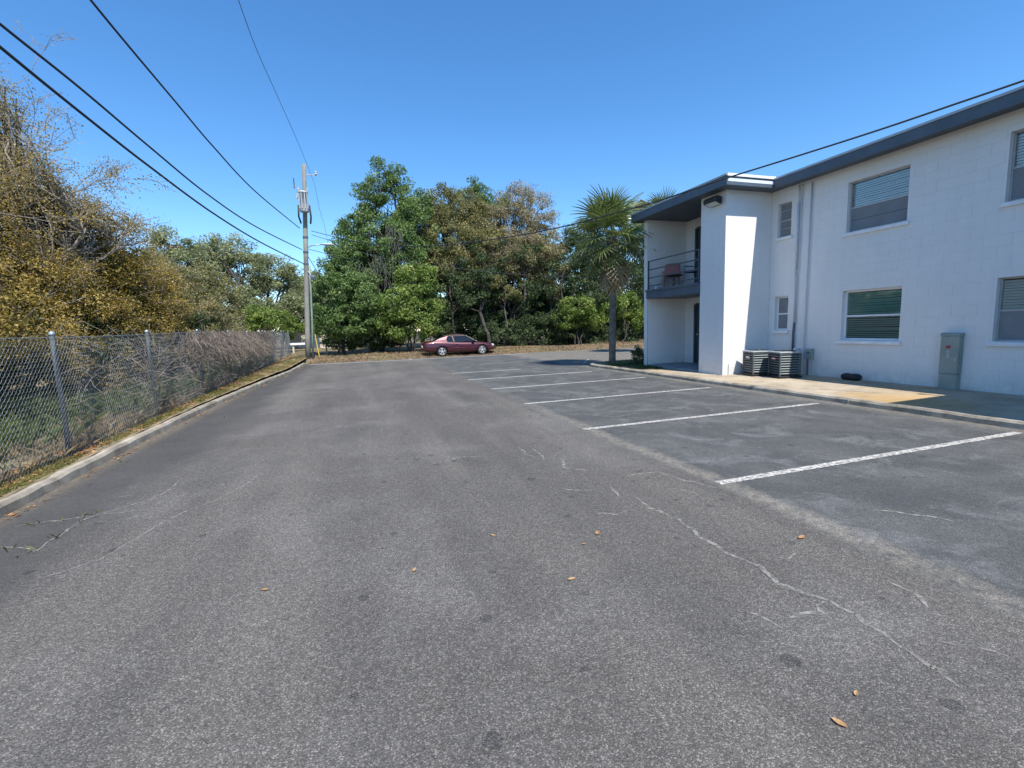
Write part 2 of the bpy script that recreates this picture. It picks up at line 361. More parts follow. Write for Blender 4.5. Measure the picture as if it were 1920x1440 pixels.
    M['tyre'] = plain('tyre', (.018, .018, .019), .85, .2, 15)
    M['rim'] = plain('alloy_rim', (.55, .55, .56), .35, .08, 6, .5)
    M['trimblack'] = plain('car_black_trim', (.015, .015, .016), .5, .1, 6)
    M['lampclear'] = plain('lamp_lens', (.62, .62, .58), .15, .08, 10, .2)
    M['lampred'] = plain('lamp_red', (.22, .012, .012), .25, .1, 10)
    M['chrome'] = plain('chrome', (.7, .7, .7), .15, .04, 10, 1.)
    # --- leaves
    leafmat('lf_fresh', [(.05, .09, .025), (.105, .175, .05), (.18, .26, .085), (.27, .34, .13)])
    leafmat('lf_bright', [(.065, .111, .019), (.130, .195, .039), (.221, .286, .065), (.351, .403, .117)])
    leafmat('lf_oak', [(.110, .128, .065), (.201, .229, .110), (.293, .320, .165), (.403, .412, .238)])
    leafmat('lf_olive', [(.086, .094, .031), (.165, .165, .063), (.259, .243, .102), (.361, .321, .141)])
    leafmat('lf_brown', [(.151, .135, .076), (.254, .220, .126), (.355, .304, .169), (.439, .380, .236)])
    leafmat('lf_rust', [(.123, .106, .028), (.269, .207, .050), (.403, .291, .073), (.515, .392, .134)])
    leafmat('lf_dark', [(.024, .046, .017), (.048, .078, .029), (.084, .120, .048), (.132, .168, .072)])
    leafmat('grass', [(.09, .11, .025), (.15, .16, .04), (.22, .20, .07), (.31, .26, .12)], .3)
    leafmat('weed', [(.05, .075, .02), (.085, .12, .035), (.13, .15, .05), (.20, .18, .08)], .35)
    leafmat('litter', [(.17, .085, .035), (.29, .15, .06), (.38, .22, .10), (.42, .30, .17)], .1)
    leafmat('drygrass', [(.15, .115, .065), (.22, .17, .10), (.28, .22, .13), (.33, .27, .17)], .2)
    leafmat('palm', [(.05, .08, .022), (.09, .13, .036), (.145, .185, .06), (.24, .26, .10)], .2, .4, .6)
    leafmat('palmdead', [(.16, .12, .07), (.26, .20, .11), (.36, .28, .16), (.44, .37, .24)], .2)
make_materials()

# ------------------------------------------------------------------ the ground
KERB = [(-3.30, -14), (-3.32, 5.4), (-3.40, 9), (-3.38, 12.3), (-3.10, 18), (-2.85, 21.5), (-2.85, 26.7)]
def kx(y):
    for (x0, y0), (x1, y1) in zip(KERB, KERB[1:]):
        if y <= y1: return x0+(x1-x0)*(y-y0)/(y1-y0)
    return KERB[-1][0]
def fence_x(y): return -3.62-.018*max(0, y-4)-.0
def verge_z(x, y):
    z = .12+.05*min(1, max(0, (kx(min(y, 26))-.15-x)/.5))+.008*max(0, min(y, 30)-8)
    z += .10*math.sin(x*.9+1.3)*math.sin(y*.7)*min(1, max(0, (-4.4-x)/2))
    return z
ground = MB().poly([(-900, -900, -.08), (900, -900, -.08), (900, 900, -.08), (-900, 900, -.08)]).build('ground', M['floor'], fix=False)
tag(ground, kind='structure')
mb = MB()
for (x0, y0), (x1, y1) in zip(KERB, KERB[1:]): mb.poly([(x0, y0, 0), (40, y0, 0), (40, y1, 0), (x1, y1, 0)])
ys = [(x, 27.5+.12*math.sin(x*1.3)+.08*math.sin(x*3.1)) for x in np.arange(-2.85, 40.1, .5)]
mb.poly([(-2.85, 26.7, 0), (40, 26.7, 0)]+[(x, y, 0) for x, y in reversed(ys)])
lot = tag(mb.build('parking_lot', M['asphalt'], fix=False), kind='structure')
# left verge
def grid(name, xs, ys, zf, mat, jx=None):
    V = [(x, y, zf(x, y)) for y in ys for x in xs] if jx is None else [(jx(x, y), y, zf(jx(x, y), y)) for y in ys for x in xs]
    n = len(xs); F = [(j*n+i, j*n+i+1, (j+1)*n+i+1, (j+1)*n+i) for j in range(len(ys)-1) for i in range(n-1)]
    return link_mesh(name, np_mesh(name, V, F, True), mat)
us = [0, .12, .25, .4, .55, .8, 1.2, 1.8, 2.6, 3.6, 5, 7, 10, 14, 20, 30, 45]
tag(grid('verge', list(reversed(us)), np.arange(-14, 29.01, .5), lambda x, y: verge_z(x, y)+.012*math.sin(x*23)*math.sin(y*17), M['soil'], lambda u, y: kx(y)-.10-u), kind='structure')
def farz(x, y):
    e = max(0, y-27.35)
    left = max(0, min(1, (-1.-x)/2.5))
    return -.02+min(1, e/1.4)*(.16+.17*left)+.10*min(1, max(0, (y-29)/2.5))+.05*math.sin(x*.8)*min(1, e/2)
tag(grid('far_verge', np.concatenate([np.arange(-45, -4, 3), np.arange(-4, 26, .4), np.arange(26, 60, 4)]), np.concatenate([np.arange(26.75, 32, .3), np.arange(32, 75, 5)]),
    lambda x, y: farz(x, y) if x > -2.9 or y > 27.5 else min(farz(x, y), .1), M['far']), kind='structure')
# paint
LINES = [(3.31, 8.30, 3.655), (3.22, 8.15, 6.43), (3.21, 8.05, 9.16), (3.23, 8.03, 11.86), (3.18, 7.6, 14.42), (3.1, 5.8, 16.9)]
def ribbon(mb, pts, w, z):
    for k in range(len(pts)-1):
        a = Vector((*pts[k], 0)); b = Vector((*pts[k+1], 0)); d = (b-a).normalized(); n = Vector((-d.y, d.x, 0))
        w0 = w[k] if hasattr(w, '__len__') else w; w1 = w[k+1] if hasattr(w, '__len__') else w
        mb.poly([(*(a-n*w0/2)[:2], z), (*(b-n*w1/2)[:2], z), (*(b+n*w1/2)[:2], z), (*(a+n*w0/2)[:2], z)])
def paint(pts, w):
    mb = MB(); fine = []
    for a, b in zip(pts, pts[1:]):
        n = max(2, int(math.dist(a, b)/.35)); fine += [(a[0]+(b[0]-a[0])*k/n, a[1]+(b[1]-a[1])*k/n) for k in range(n)]
    fine.append(pts[-1]); ww = [w*random.uniform(.92, 1.06) for _ in fine]
    ribbon(mb, fine, ww, .004); return mb.build('parking_line', M['line'], lot, fix=False)
for i, (x0, x1, y) in enumerate(LINES): paint([(x0, y), (x1, y+.05)], [.105, .11, .115, .125, .14, .15][i])
paint([(-2.7, 26.60), (2.6, 26.55)], .28); paint([(2.6, 26.55), (9.5, 26.75)], .24)
paint([(2.72, 26.75), (2.55, 27.45)], .11); paint([(8.9, 17.7), (10.2, 19.8)], .11)
# cracks traced on the surface, pale with dust
CR = [[(1190,935),(1230,958),(1270,975),(1300,995),(1330,1020),(1380,1047),(1420,1062),(1440,1080),(1470,1105),(1510,1120),(1560,1128),(1600,1148),(1640,1180),(1690,1215)],
 [(1600,1148),(1625,1138)], [(1045,858),(1065,880),(1100,884)], [(1000,843),(1018,862)], [(1048,913),(1080,918),(1110,920)], [(1140,915),(1160,932)],
 [(1170,890),(1230,886),(1300,905),(1345,915)], [(1760,1198),(1800,1208),(1850,1220),(1890,1232)], [(1640,955),(1700,962),(1740,968),(1790,980)],
 [(1120,960),(1155,962),(1175,958)], [(1660,1095),(1700,1110),(1740,1140)], [(975,838),(985,850),(1005,858)], [(1265,918),(1310,930)], [(1440,1035),(1480,1047),(1490,1038)],
 [(0,1028),(60,1035),(100,1010),(180,965),(280,940),(350,895)], [(30,985),(110,975),(200,962),(300,955)], [(830,866),(870,858),(915,855)], [(210,935),(260,928)],
 [(1420,1150),(1470,1180)], [(860,770),(900,762),(950,765)], [(1080,775),(1150,782),(1210,774)], [(1230,770),(1280,766),(1320,770)], [(1050,848),(1040,856)], [(1545,1130),(1530,1150),(1480,1160)],
 [(560,742),(640,745),(700,740)], [(1690,1215),(1760,1260),(1800,1290)], [(1575,1030),(1590,1042)], [(60,1095),(180,1050),(250,1010),(330,970),(420,930),(500,885)]]
def crack(px, wk=1.):
    px = [p for p in px if p[1] > 690]
    if len(px) < 2: return
    pts = [gnd(*p)[:2] for p in px]; fine = []
    for a, b in zip(pts, pts[1:]):
        n = max(2, int(math.dist(a, b)/.05))
        for k in range(n): fine.append((a[0]+(b[0]-a[0])*k/n+random.gauss(0, .005)+.03*math.sin(k*.35+a[0]*9), a[1]+(b[1]-a[1])*k/n+random.gauss(0, .005)+.03*math.sin(k*.27+a[1]*7)))
    fine.append(tuple(pts[-1])); n = len(fine)
    w = [wk*.030*random.uniform(.6, 1.4)*min(1, .35+min(k, n-1-k)/4) for k in range(n)]
    mb = MB(); ribbon(mb, fine, w, .003); mb.build('crack', M['crack'], lot, fix=False)
for c in CR: crack(c, .6 if c[0][0] < 700 else 1.)
# kerbs
def kerb_run(name, path, w, h, side, label_mat='kerb', step=3.):
    base = None; pts = []
    for a, b in zip(path, path[1:]):
        n = max(1, round(math.dist(a, b)/step)); pts += [(a[0]+(b[0]-a[0])*k/n, a[1]+(b[1]-a[1])*k/n) for k in range(n)]
    pts.append(path[-1])
    for k in range(len(pts)-1):
        a = Vector((*pts[k], 0)); b = Vector((*pts[k+1], 0)); d = (b-a).normalized(); n = Vector((-d.y, d.x, 0))*side
        b = b-d*.008; mb = MB(); q = max(2, int((b-a).length/.25)); rows = []
        for j in range(q+1):
            p = a+(b-a)*j/q; e = random.gauss(0, .006); hh = h+random.gauss(0, .004)
            rows.append([p+n*e+Vector((0, 0, -.05)), p+n*(e+.012)+Vector((0, 0, hh-.035)), p+n*(e+.04)+Vector((0, 0, hh)), p+n*w+Vector((0, 0, hh)), p+n*w+Vector((0, 0, -.05))])
        i0 = 0
        for r in rows: mb.v += [tuple(v) for v in r]
        for j in range(q):
            for c in range(4): mb.f.append((j*5+c, j*5+c+1, (j+1)*5+c+1, (j+1)*5+c))
        mb.f += [(0, 1, 2, 3, 4), (q*5+4, q*5+3, q*5+2, q*5+1, q*5)]
        o = mb.build('kerb_stone' if base else name, M[label_mat], base)
        if base is None: base = tag(o, kind='structure')
    return base
kerb_run('kerb', KERB, .11, .12, 1)
RK = [(8.55, -14), (8.52, 3), (8.50, 12.5), (8.42, 15.9), (8.45, 16.3), (8.75, 16.8), (9.3, 17.0), (14, 17.0)]
kerb_run('kerb', RK, .15, .105, -1)
# concrete walk in slabs
def wz(x): return .102+.04*(x-8.66)/2.34
def slab(x0, x1, y0, y1, zo=0., th=.02):
    return MB().prism([(x0, y0, wz(x0)+zo-th), (x1, y0, wz(x1)+zo-th), (x1, y0, wz(x1)+zo), (x0, y0, wz(x0)+zo)], (0, y1-y0, 0))
walk = tag(slab(8.66, 11.02, -13.9, 12.75, -.016, .12).build('walkway', M['walk']), kind='structure')
y = 12.75; k = 0
while y > -8:
    y2 = y-(1.52 if k % 2 else 1.58)
    slab(8.672, 10.0, y2+.012, y, 0).build('slab', M['walk'], walk, bevel=.005)
    slab(10.012, 10.99, y2+.012, y, .0005).build('slab', M['walk'], walk, bevel=.005)
    y = y2; k += 1
bedg = grid('planting_bed', np.linspace(8.6, 15, 12), np.linspace(12.77, 16.9, 12), lambda x, y: .10+.03*math.sin(x*2)*math.sin(y*1.7), M['soil']); tag(bedg, kind='structure')

# ------------------------------------------------------------------ the apartment building
bld = empty('apartment_building', (11, 4, 0), 0, 'two-storey white painted block apartment building with slate blue roof edge', 'building')
def bpart(mb, name, mat, parent=bld, **kw):
    o = mb.build(name, mat, None, **kw)
    o.parent = parent
    p = parent
    off = Vector((0, 0, 0))
    while p is not None: off += p.location; p = p.parent
    if parent is bld: o.matrix_parent_inverse = Matrix.Translation(-bld.location)
    elif parent.parent is bld: o.matrix_parent_inverse = Matrix.Identity(4)
    return o
XW, YS, XP, YE, ZT = 11.0, 10.35, 9.44, 13.9, 5.0
YP = 11.30
OPEN_W = [(6.96, 8.24, 1.06, 2.22), (6.96, 8.24, 3.56, 4.69), (9.72, 10.0, 0, 0), (4.12, 5.40, 1.08, 2.22), (4.12, 5.40, 3.53, 4.71)]
OPEN_W = [o for o in OPEN_W if o[2] > 0]+[(9.72, 10.15-.13, 9, 9)][:0]
SMALL = [(9.73, 10.15, 1.30, 2.22), (9.73, 10.15, 3.80, 4.68)]
OPEN_W += SMALL
def wall_rects(u0, u1, z0, z1, ops):
    us = sorted({u0, u1, *[v for o in ops for v in o[:2] if u0 < v < u1]}); zs = sorted({z0, z1, *[v for o in ops for v in o[2:] if z0 < v < z1]})
    out = []
    for a, b in zip(us, us[1:]):
        run = None
        for c, d in zip(zs, zs[1:]):
            hole = any(o[0] < (a+b)/2 < o[1] and o[2] < (c+d)/2 < o[3] for o in ops)
            if hole:
                if run: out.append((a, b, *run)); run = None
            else: run = (run[0], d) if run else (c, d)
        if run: out.append((a, b, *run))
    return out
mbw = MB()
for a, b, c, d in wall_rects(-10, YS-.0, -.05, 5.05, OPEN_W): mbw.box(XW+.005, XW+.2, a, b, c, d)
wall = bpart(mbw, 'wall', M['mortar'])
mbw = MB(); mbw.box(XP+.005, XW+.2, YS+.005, YP-.008, -.05, 5.05); bpart(mbw, 'pillar_wall', M['mortar'])
mbw = MB(); mbw.box(XP+.008, 14.5, YE, YE+.2-.004, -.05, 5.05); bpart(mbw, 'end_wall', M['mortar'])
# inner wall of the porch, both floors, with door openings
DOORS = [(12.5, 13.42, .18, 2.2), (12.5, 13.42, 2.72, 4.72)]
XB = 11.0
mbw = MB()
for a, b, c, d in wall_rects(YP+.005, YE-.004, -.05, 5.05, DOORS): mbw.box(XB+.008, XB+.2, a, b, c, d)
bpart(mbw, 'porch_wall', M['mortar'])
mbw = MB(); mbw.box(11.25, 20, -10, -9.8, -.05, 5); mbw.box(19.8, 20, -9.8, 13.7, -.05, 5); mbw.box(14.5, 20, 13.9, 14.1, -.05, 5); bpart(mbw, 'rear_wall', M['white'])
# blocks
rects = []
def courses(u0, u1, z0, z1, ops, put):
    zs = z0; k = 0
    while zs < z1-.02:
        ze = min(zs+.2032, z1); u = u0-(0 if k % 2 else .2032)
        while u < u1-.01:
            a, b = max(u, u0), min(u+.4064, u1); u += .4064
            if b-a < .03: continue
            cuts = [(a, b, zs, ze)]
            for o in ops:
                nx = []
                for (p, q, r, s) in cuts:
                    if q <= o[0] or p >= o[1] or s <= o[2] or r >= o[3]: nx.append((p, q, r, s)); continue
                    if p < o[0]: nx.append((p, o[0], r, s))
                    if q > o[1]: nx.append((o[1], q, r, s))
                    pp, qq = max(p, o[0]), min(q, o[1])
                    if r < o[2]: nx.append((pp, qq, r, o[2]))
                    if s > o[3]: nx.append((pp, qq, o[3], s))
                cuts = nx
            for c in cuts:
                if c[1]-c[0] > .025 and c[3]-c[2] > .025: put(*c)
        zs = ze; k += 1
J = .0011
courses(2.4, YS-.001, .139, 5.05, OPEN_W, lambda a, b, c, d: rects.append((XW, XW+.02, a+J, b-J, c+J, d-J, 'x')))
courses(XP+.0, XW+.003, .10, 5.045, [], lambda a, b, c, d: rects.append((a+J, b-J, YS, YS+.02, c+J, d-J, 'y')))
courses(YS+.021, YP, .10, 5.045, [], lambda a, b, c, d: rects.append((XP, XP+.02, a+J, b-J, c+J, d-J, 'x')))
courses(YE+.0, YE+.2, .10, 5.045, [], lambda a, b, c, d: rects.append((XP, XP+.02, a, b, c+J, d-J, 'x')))
courses(XP+.021, XB-.004, .19, 5.045, [], lambda a, b, c, d: rects.append((a+J, b-J, YE-.012, YE+.008, c+J, d-J, 'y')))
def apparent(r):
    c = np.array([(r[0]+r[1])/2, (r[2]+r[3])/2, (r[4]+r[5])/2-HC]); d = np.linalg.norm(c)
    q = RC.T @ c; px = 960+870*q[0]/max(.01, -q[2])
    if px > 1960: return 0
    A = (r[3]-r[2])*(r[5]-r[4]) if r[6] == 'x' else (r[1]-r[0])*(r[5]-r[4])
    return A*abs(c[0] if r[6] == 'x' else c[1])/d**3
rects.sort(key=apparent, reverse=True)
ub = MB().box(-.5, .5, -.5, .5, -.5, .5).mesh('block'); ub.materials.append(M['white'])
for r in rects[:300]:
    o = bpy.data.objects.new('block', ub); COL.objects.link(o); o.parent = wall
    o.location = ((r[0]+r[1])/2, (r[2]+r[3])/2, (r[4]+r[5])/2); o.scale = (r[1]-r[0], r[3]-r[2], r[5]-r[4])
    o.location.x += random.gauss(0, .0006) if r[6] == 'x' else 0; o.location.y += random.gauss(0, .0006) if r[6] == 'y' else 0
mbw = MB()
for r in rects[300:]: mbw.box(*r[:6])
tag(bpart(mbw, 'block_field', M['white']), kind='stuff')
MBR = MB().box(XB-.004, XB+.008, YP+.005, 12.5, .19, 5.04).box(XB-.004, XB+.008, 13.42, YE-.012, .19, 5.04).box(XB-.004, XB+.008, 12.5, 13.42, 2.2, 2.71)
bpart(MBR, 'porch_render', M['white'])
MBR = MB().box(XP+.02, XB-.004, YP-.008, YP+.002, .19, 5.04); bpart(MBR, 'pillar_render', M['white'])

# windows in the long wall
def window(y0, y1, z0, z1, style):
    fx = XW+.095
    fm = M['frame'] if style in ('green', 'smallwhite') else M['alu']
    w = empty('window', (0, 0, 0)); w.parent = bld; w.matrix_parent_inverse = Matrix.Translation(-bld.location)
    def sub(mb, name, mat, **kw): return mb.build(name, mat, w, **kw)
    b = .045 if fm is M['frame'] else .03
    f = MB().box(fx, fx+.06, y0, y0+b, z0, z1).box(fx, fx+.06, y1-b, y1, z0, z1).box(fx, fx+.0602, y0+b, y1-b, z0, z0+b).box(fx, fx+.0602, y0+b, y1-b, z1-b, z1)
    sub(f, 'frame', fm, bevel=.004)
    zm = z0+(z1-z0)*.485
    sub(MB().box(fx-.006, fx+.05, y0+b, y1-b, zm-.02, zm+.02), 'meeting_rail', fm, bevel=.004)
    if style == 'upper':
        zb = z0+(z1-z0)*.24; sub(MB().box(fx+.004, fx+.04, y0+b, y1-b, zb-.008, zb+.008), 'screen_bar', M['slate'])
    sub(MB().box(fx+.030, fx+.034, y0+b, y1-b, zm+.02, z1-b), 'pane', M['glass']); sub(MB().box(fx+.018, fx+.022, y0+b, y1-b, z0+b, zm-.02), 'pane', M['glass'])
    # blind slats behind the glass
    mb1 = MB(); mb2 = MB(); z = z1-b-.02
    low = zm if style in ('upper',) else z0+b
    while z > low+.02:
        xs = fx+.05; t = .011; tgt = mb1 if z > zm or style != 'green' else mb2
        drop = random.gauss(0, .0035)+(.004*math.sin(z*40) if style == 'green' else 0)
        op = .044 if style != 'green' or z > zm else .034
        tgt.poly([(xs-.005, y0+b, z-op+drop), (xs-.005, y1-b, z-op), (xs+.016, y1-b, z+.0), (xs+.016, y0+b, z+drop)])
        z -= .05
    bm_ = M['blind_green'] if style == 'green' else M['blind']
    if mb1.v: sub(mb1, 'blind', bm_, fix=False)
    if mb2.v: sub(mb2, 'blind', M['blind_teal'], fix=False)
    if style in ('upper', 'right'):
        sub(MB().box(fx+.006, fx+.009, y0+b, y1-b, z0+b, zm-.02), 'insect_screen', M['screen'])
    if style in ('smallwhite', 'smallupper'): sub(MB().box(fx+.006, fx+.008, y0+b, y1-b, z0+b, z1-b), 'insect_screen', M['screen'])
    if style == 'smallupper':
        for q in (.25, .78): sub(MB().box(fx-.004, fx+.03, y0+b, y1-b, z0+(z1-z0)*q-.008, z0+(z1-z0)*q+.008), 'screen_bar', M['alu'])
    # sill
    s = MB().prism([(XW-.05, y0-.06, z0-.085), (XW-.05, y0-.06, z0-.015), (fx, y0-.06, z0-.0), (fx, y0-.06, z0-.085)], (0, y1-y0+.12, 0))
    sub(s, 'sill', M['sill'], bevel=.006)
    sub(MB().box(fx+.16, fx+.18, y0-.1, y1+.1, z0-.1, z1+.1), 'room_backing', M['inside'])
    return w
for (o, s) in zip(OPEN_W, ['green', 'upper', 'right', 'right', 'smallwhite', 'smallupper']): window(*o, s)

# doors on the porch
for (a, b, c, d) in DOORS:
    dr = empty('door'); dr.parent = bld; dr.matrix_parent_inverse = Matrix.Translation(-bld.location)
    MB().box(XB+.05, XB+.09, a+.045, b-.045, c, d-.045).build('leaf', M['door'], dr, bevel=.005)
    MB().box(XB-.012, XB+.1, a-.03, a+.045, c, d).box(XB-.012, XB+.1, b-.045, b+.03, c, d).box(XB-.0118, XB+.1, a+.045, b-.045, d-.045, d+.03).build('frame', M['door'], dr)
    MB().lathe([(.012, 0), (.012, .03), (.03, .04), (.03, .065), (.01, .075)], 12, (0, 0, 0), 'x').build('handle', M['chrome'], dr).location = (XB-.025, b-.12, c+1.0)
# porch floor and balcony
bpart(MB().box(XP+.02, XB-.004, YP+.005, YE-.004, -.03, .18), 'porch_floor', M['porch'], bevel=.01)
bal = bpart(MB().box(XP-.06, XB-.006, YP+.01, YE-.014, 2.43, 2.69), 'balcony_floor', M['slate'], bevel=.006)
bpart(MB().box(XP-.10, XP-.062, YP+.01, YE-.014, 2.66, 2.73), 'balcony_edge', M['slate'])
rail = empty('railing'); rail.parent = bld; rail.matrix_parent_inverse = Matrix.Translation(-bld.location)
for z in (2.86, 3.12, 3.39, 3.67): MB().box(XP-.02, XP+.012, YP+.02, YE-.03, z-.016, z+.016).build('rail', M['steel'], rail)
for yy in (YE-.06, YP+.05): MB().box(XP-.022, XP+.014, yy-.018, yy+.018, 2.69, 3.69).build('post', M['steel'], rail)
# roof: slab, fascia boards, drip edges, soffits
roof = bpart(MB().box(10.63, 20.3, -10.3, 14.3, 5.12, 5.23).box(9.12, 10.63, 9.99, 14.28, 5.10, 5.26).box(9.12, 10.63, -4, 2.19, 5.10, 5.26), 'roof', M['roofing'])
def rsub(mb, name, mat, **kw): return mb.build(name, mat, roof, **kw)
def eave(x, y0, y1, zb, zt):
    rsub(MB().box(x, x+.04, y0, y1, zb, zt-.045), 'fascia', M['slate'])
    rsub(MB().box(x-.022, x+.05, y0, y1, zt-.045, zt), 'drip_edge', M['drip'])
eave(10.57, 2.26, 9.92, 5.005, 5.262); eave(9.06, 9.93, 14.3, 5.03, 5.30); eave(9.06, -4, 2.25, 5.03, 5.30)
rsub(MB().box(9.102, 10.62, 9.932, 9.97, 5.03, 5.11), 'fascia', M['slate']); rsub(MB().box(9.102, 10.62, 9.926, 9.97, 5.112, 5.19), 'fascia_sunlit', M['sunlitband'])  # pale strip paints the sunlit part of the south slate fascia
rsub(MB().box(9.102, 10.62, 9.936, 9.97, 5.192, 5.235), 'fascia', M['slate']); rsub(MB().box(9.06, 10.62, 9.90, 9.98, 5.237, 5.302), 'drip_edge', M['sill'])
rsub(MB().box(9.102, 20.3, 14.26, 14.3, 5.03, 5.29), 'fascia', M['slate']); rsub(MB().box(9.102, 10.62, 2.21, 2.25, 5.03, 5.29), 'fascia', M['slate'])
rsub(MB().box(10.612, XW+.25, 2.26, 9.97, 5.05, 5.068), 'soffit', M['soffit']); rsub(MB().box(9.102, 11.25, 9.975, 14.25, 5.046, 5.064), 'soffit', M['soffit'])
rsub(MB().box(9.102, 11.25, -4, 2.2, 5.046, 5.064), 'soffit', M['soffit'])
# near wing, out of view to the right, that throws the second shadow on the walk
bpart(MB().box(9.44, 11.2, -3.6, 1.85, -.05, 5.04), 'near_wing_wall', M['white'])
# pipes on the long wall
pp = MB().tube([(XW-.03, 9.14, 4.98), (XW-.03, 9.17, 2.4), (XW-.03, 9.19, .55), (XW-.10, 9.22, .42), (XW-.16, 9.3, .36)], .017, 8)
bpart(pp, 'conduit', M['pipe'], smooth=True)
pl = empty('line_set'); pl.parent = bld; pl.matrix_parent_inverse = Matrix.Translation(-bld.location)
MB().tube([(XW-.03, 9.50, 4.99), (XW-.03, 9.49, 4.55)], .016, 8).build('pipe', M['pipe'], pl, smooth=True)
MB().tube([(XW-.035, 9.49, 4.56), (XW-.035, 9.50, 3.6), (XW-.035, 9.50, 2.9)], .026, 8).build('foam_sleeve', M['pipe'], pl, smooth=True)
MB().tube([(XW-.035, 9.49, 3.6), (XW-.04, 9.51, 3.1), (XW-.035, 9.50, 2.2), (XW-.03, 9.50, 1.5)], .02, 8).build('pipe', M['pipe'], pl, smooth=True)
MB().tube([(XW-.03, 9.49, 1.5), (XW-.04, 9.50, 1.2), (XW-.035, 9.50, .75)], .028, 8).build('foam_sleeve', M['pipedark'], pl, smooth=True)
MB().tube([(XW-.03, 9.50, .8), (XW-.10, 9.50, .55), (XW-.25, 9.45, .45)], .02, 8).build('pipe', M['pipedark'], pl, smooth=True)
MB().tube([(XW-.025, 9.40, 5.0), (XW-.025, 9.42, 3.2), (XW-.025, 9.45, 1.5)], .010, 6).build('cable', M['pipe'], pl, smooth=True)
# little stub of conduit at the lit corner
bpart(MB().tube([(9.63, YS-.02, .10), (9.63, YS-.02, .42)], .009, 6), 'stub_pipe', M['pipe'])

# ------------------------------------------------------------------ things by the building
fl = empty('flood_light', (XP-.05, 10.68, 4.82), 0, 'twin-head dark flood light mounted high on the white pillar', 'light')
MB().box(-.01, .05, -.11, .11, -.06, .06).build('back_plate', M['slate'], fl, bevel=.008)
MB().prism([(-.20, -.24, -.05), (-.02, -.24, -.11), (.0, -.24, .07), (-.16, -.24, .10), (-.22, -.24, .04)], (0, .48, 0)).build('housing', M['trimblack'], fl, bevel=.01)
MB().poly([(-.198, -.20, -.056), (-.198, .20, -.056), (-.03, .20, -.112), (-.03, -.20, -.112)]).build('lens', M['lampclear'], fl, fix=False)
MB().tube([(0, .16, -.06), (-.02, .17, -.14), (-.01, .12, -.18), (.03, .08, -.14)], .008, 6).build('cord', M['sill'], fl)

def condenser(loc, badge, label):
    c = empty('condenser_unit', loc, -.30, label, 'air conditioner', 'air conditioner condensers on the walkway')
    W, D, Hh = .27, .27, .62
    MB().box(-W-.02, W+.02, -D-.02, D+.02, 0, .05).build('base', M['trimblack'], c, bevel=.01)
    MB().box(-W+.035, W-.035, -D+.035, D-.035, .05, Hh).build('coil', M['acdark'], c)
    for sx in (-1, 1):
        for sy in (-1, 1):
            MB().box(sx*W-.03 if sx > 0 else -W, W if sx > 0 else -W+.03, D-.03 if sy > 0 else -D, D if sy > 0 else -D+.03, .05, Hh).build('corner_post', M['acgreen'], c, bevel=.006)
    z = .09; 
    sl1 = MB().prism([(-.004, -D+.03, 0), (-.028, -D+.03, -.030), (-.024, -D+.03, -.033), (0, -D+.03, -.003)], (0, 2*D-.06, 0)).mesh('louver'); sl1.materials.append(M['acgreen'])
    sl2 = MB().prism([(-W+.03, -.004, 0), (-W+.03, -.030, -.026), (-W+.03, -.026, -.030), (-W+.03, 0, -.004)], (2*W-.06, 0, 0)).mesh('louver'); sl2.materials.append(M['acslat'])
    while z < Hh-.03:
        o = link_mesh('louver', sl1, None, c); o.location = (-W+.03, 0, z+.035)
        o = link_mesh('louver', sl2, None, c); o.location = (0, -D+.03, z+.035)
        z += .062
    MB().box(-W-.012, W+.012, -D-.012, D+.012, Hh, Hh+.035).build('top_cap', M['actop'], c, bevel=.012)
    g = MB()
    for r in np.linspace(.05, .25, 8):
        g.tube([(r*math.cos(a), r*math.sin(a), Hh+.045+.02*(1-r/.25)) for a in np.linspace(0, 2*math.pi, 25)], .0035, 4, False)
    for a in np.linspace(0, math.pi, 5)[:-1]: g.tube([(.25*math.cos(a), .25*math.sin(a), Hh+.045), (0, 0, Hh+.066), (-.25*math.cos(a), -.25*math.sin(a), Hh+.045)], .004, 4)
    g.build('fan_guard', M['trimblack'], c)
    b = MB().box(-W-.008, -W-.001, -.09, .09, Hh-.17, Hh-.115).build('badge', M['red'] if badge == 'red' else M['badgewhite'], c)
    MB().box(-W-.0105, -W-.0082, -.07, .07, Hh-.156, Hh-.129).build('lettering_band', M['badgewhite'] if badge == 'red' else M['red'], b) if badge == 'red' else MB().box(-W-.0105, -W-.0082, -.03, .07, Hh-.166, Hh-.155).build('lettering_band', M['red'], b)
    return c
condenser((10.12, 9.82, .135), 'white', 'dark green condenser with white badge nearest the sunlit pillar wall')
condenser((10.24, 9.10, .137), 'red', 'dark green condenser with red badge beside the wall conduits')
def disconnect(loc, lab, mat, s=1., legs=True):
    e = empty('electrical_box', loc, 0, lab, 'electrical box')
    MB().box(-.05, .05, -.085*s, .085*s, 0, .27*s).build('housing', mat, e, bevel=.008)
    MB().box(-.062, -.05, -.075*s, .075*s, .09*s, .25*s).build('cover', mat, e, bevel=.004)
    MB().box(-.0645, -.0622, -.05*s, .05*s, .15*s, .19*s).build('label_plate', M['badgewhite'] if not legs else M['slate'], e)
    if legs:
        MB().tube([(0, -.04, 0), (0, -.05, -.3), (-.05, -.06, -.42)], .014, 7).build('whip', M['pipe'], e)
        MB().tube([(0, .05, 0), (0, .05, -.45)], .02, 7).build('whip', M['pipedark'], e)
    else: MB().tube([(0, 0, 0), (-.02, 0, -.15), (-.10, .02, -.22)], .014, 7).build('whip', M['pipe'], e)
disconnect((10.94, 9.36, .60), 'small pale electrical box on wall behind the red-badged condenser', M['pipe'], .85, False)
disconnect((10.94, 8.98, .56), 'grey electrical box with two pipes right of the wall conduit', M['cabinet'], 1.0, True)
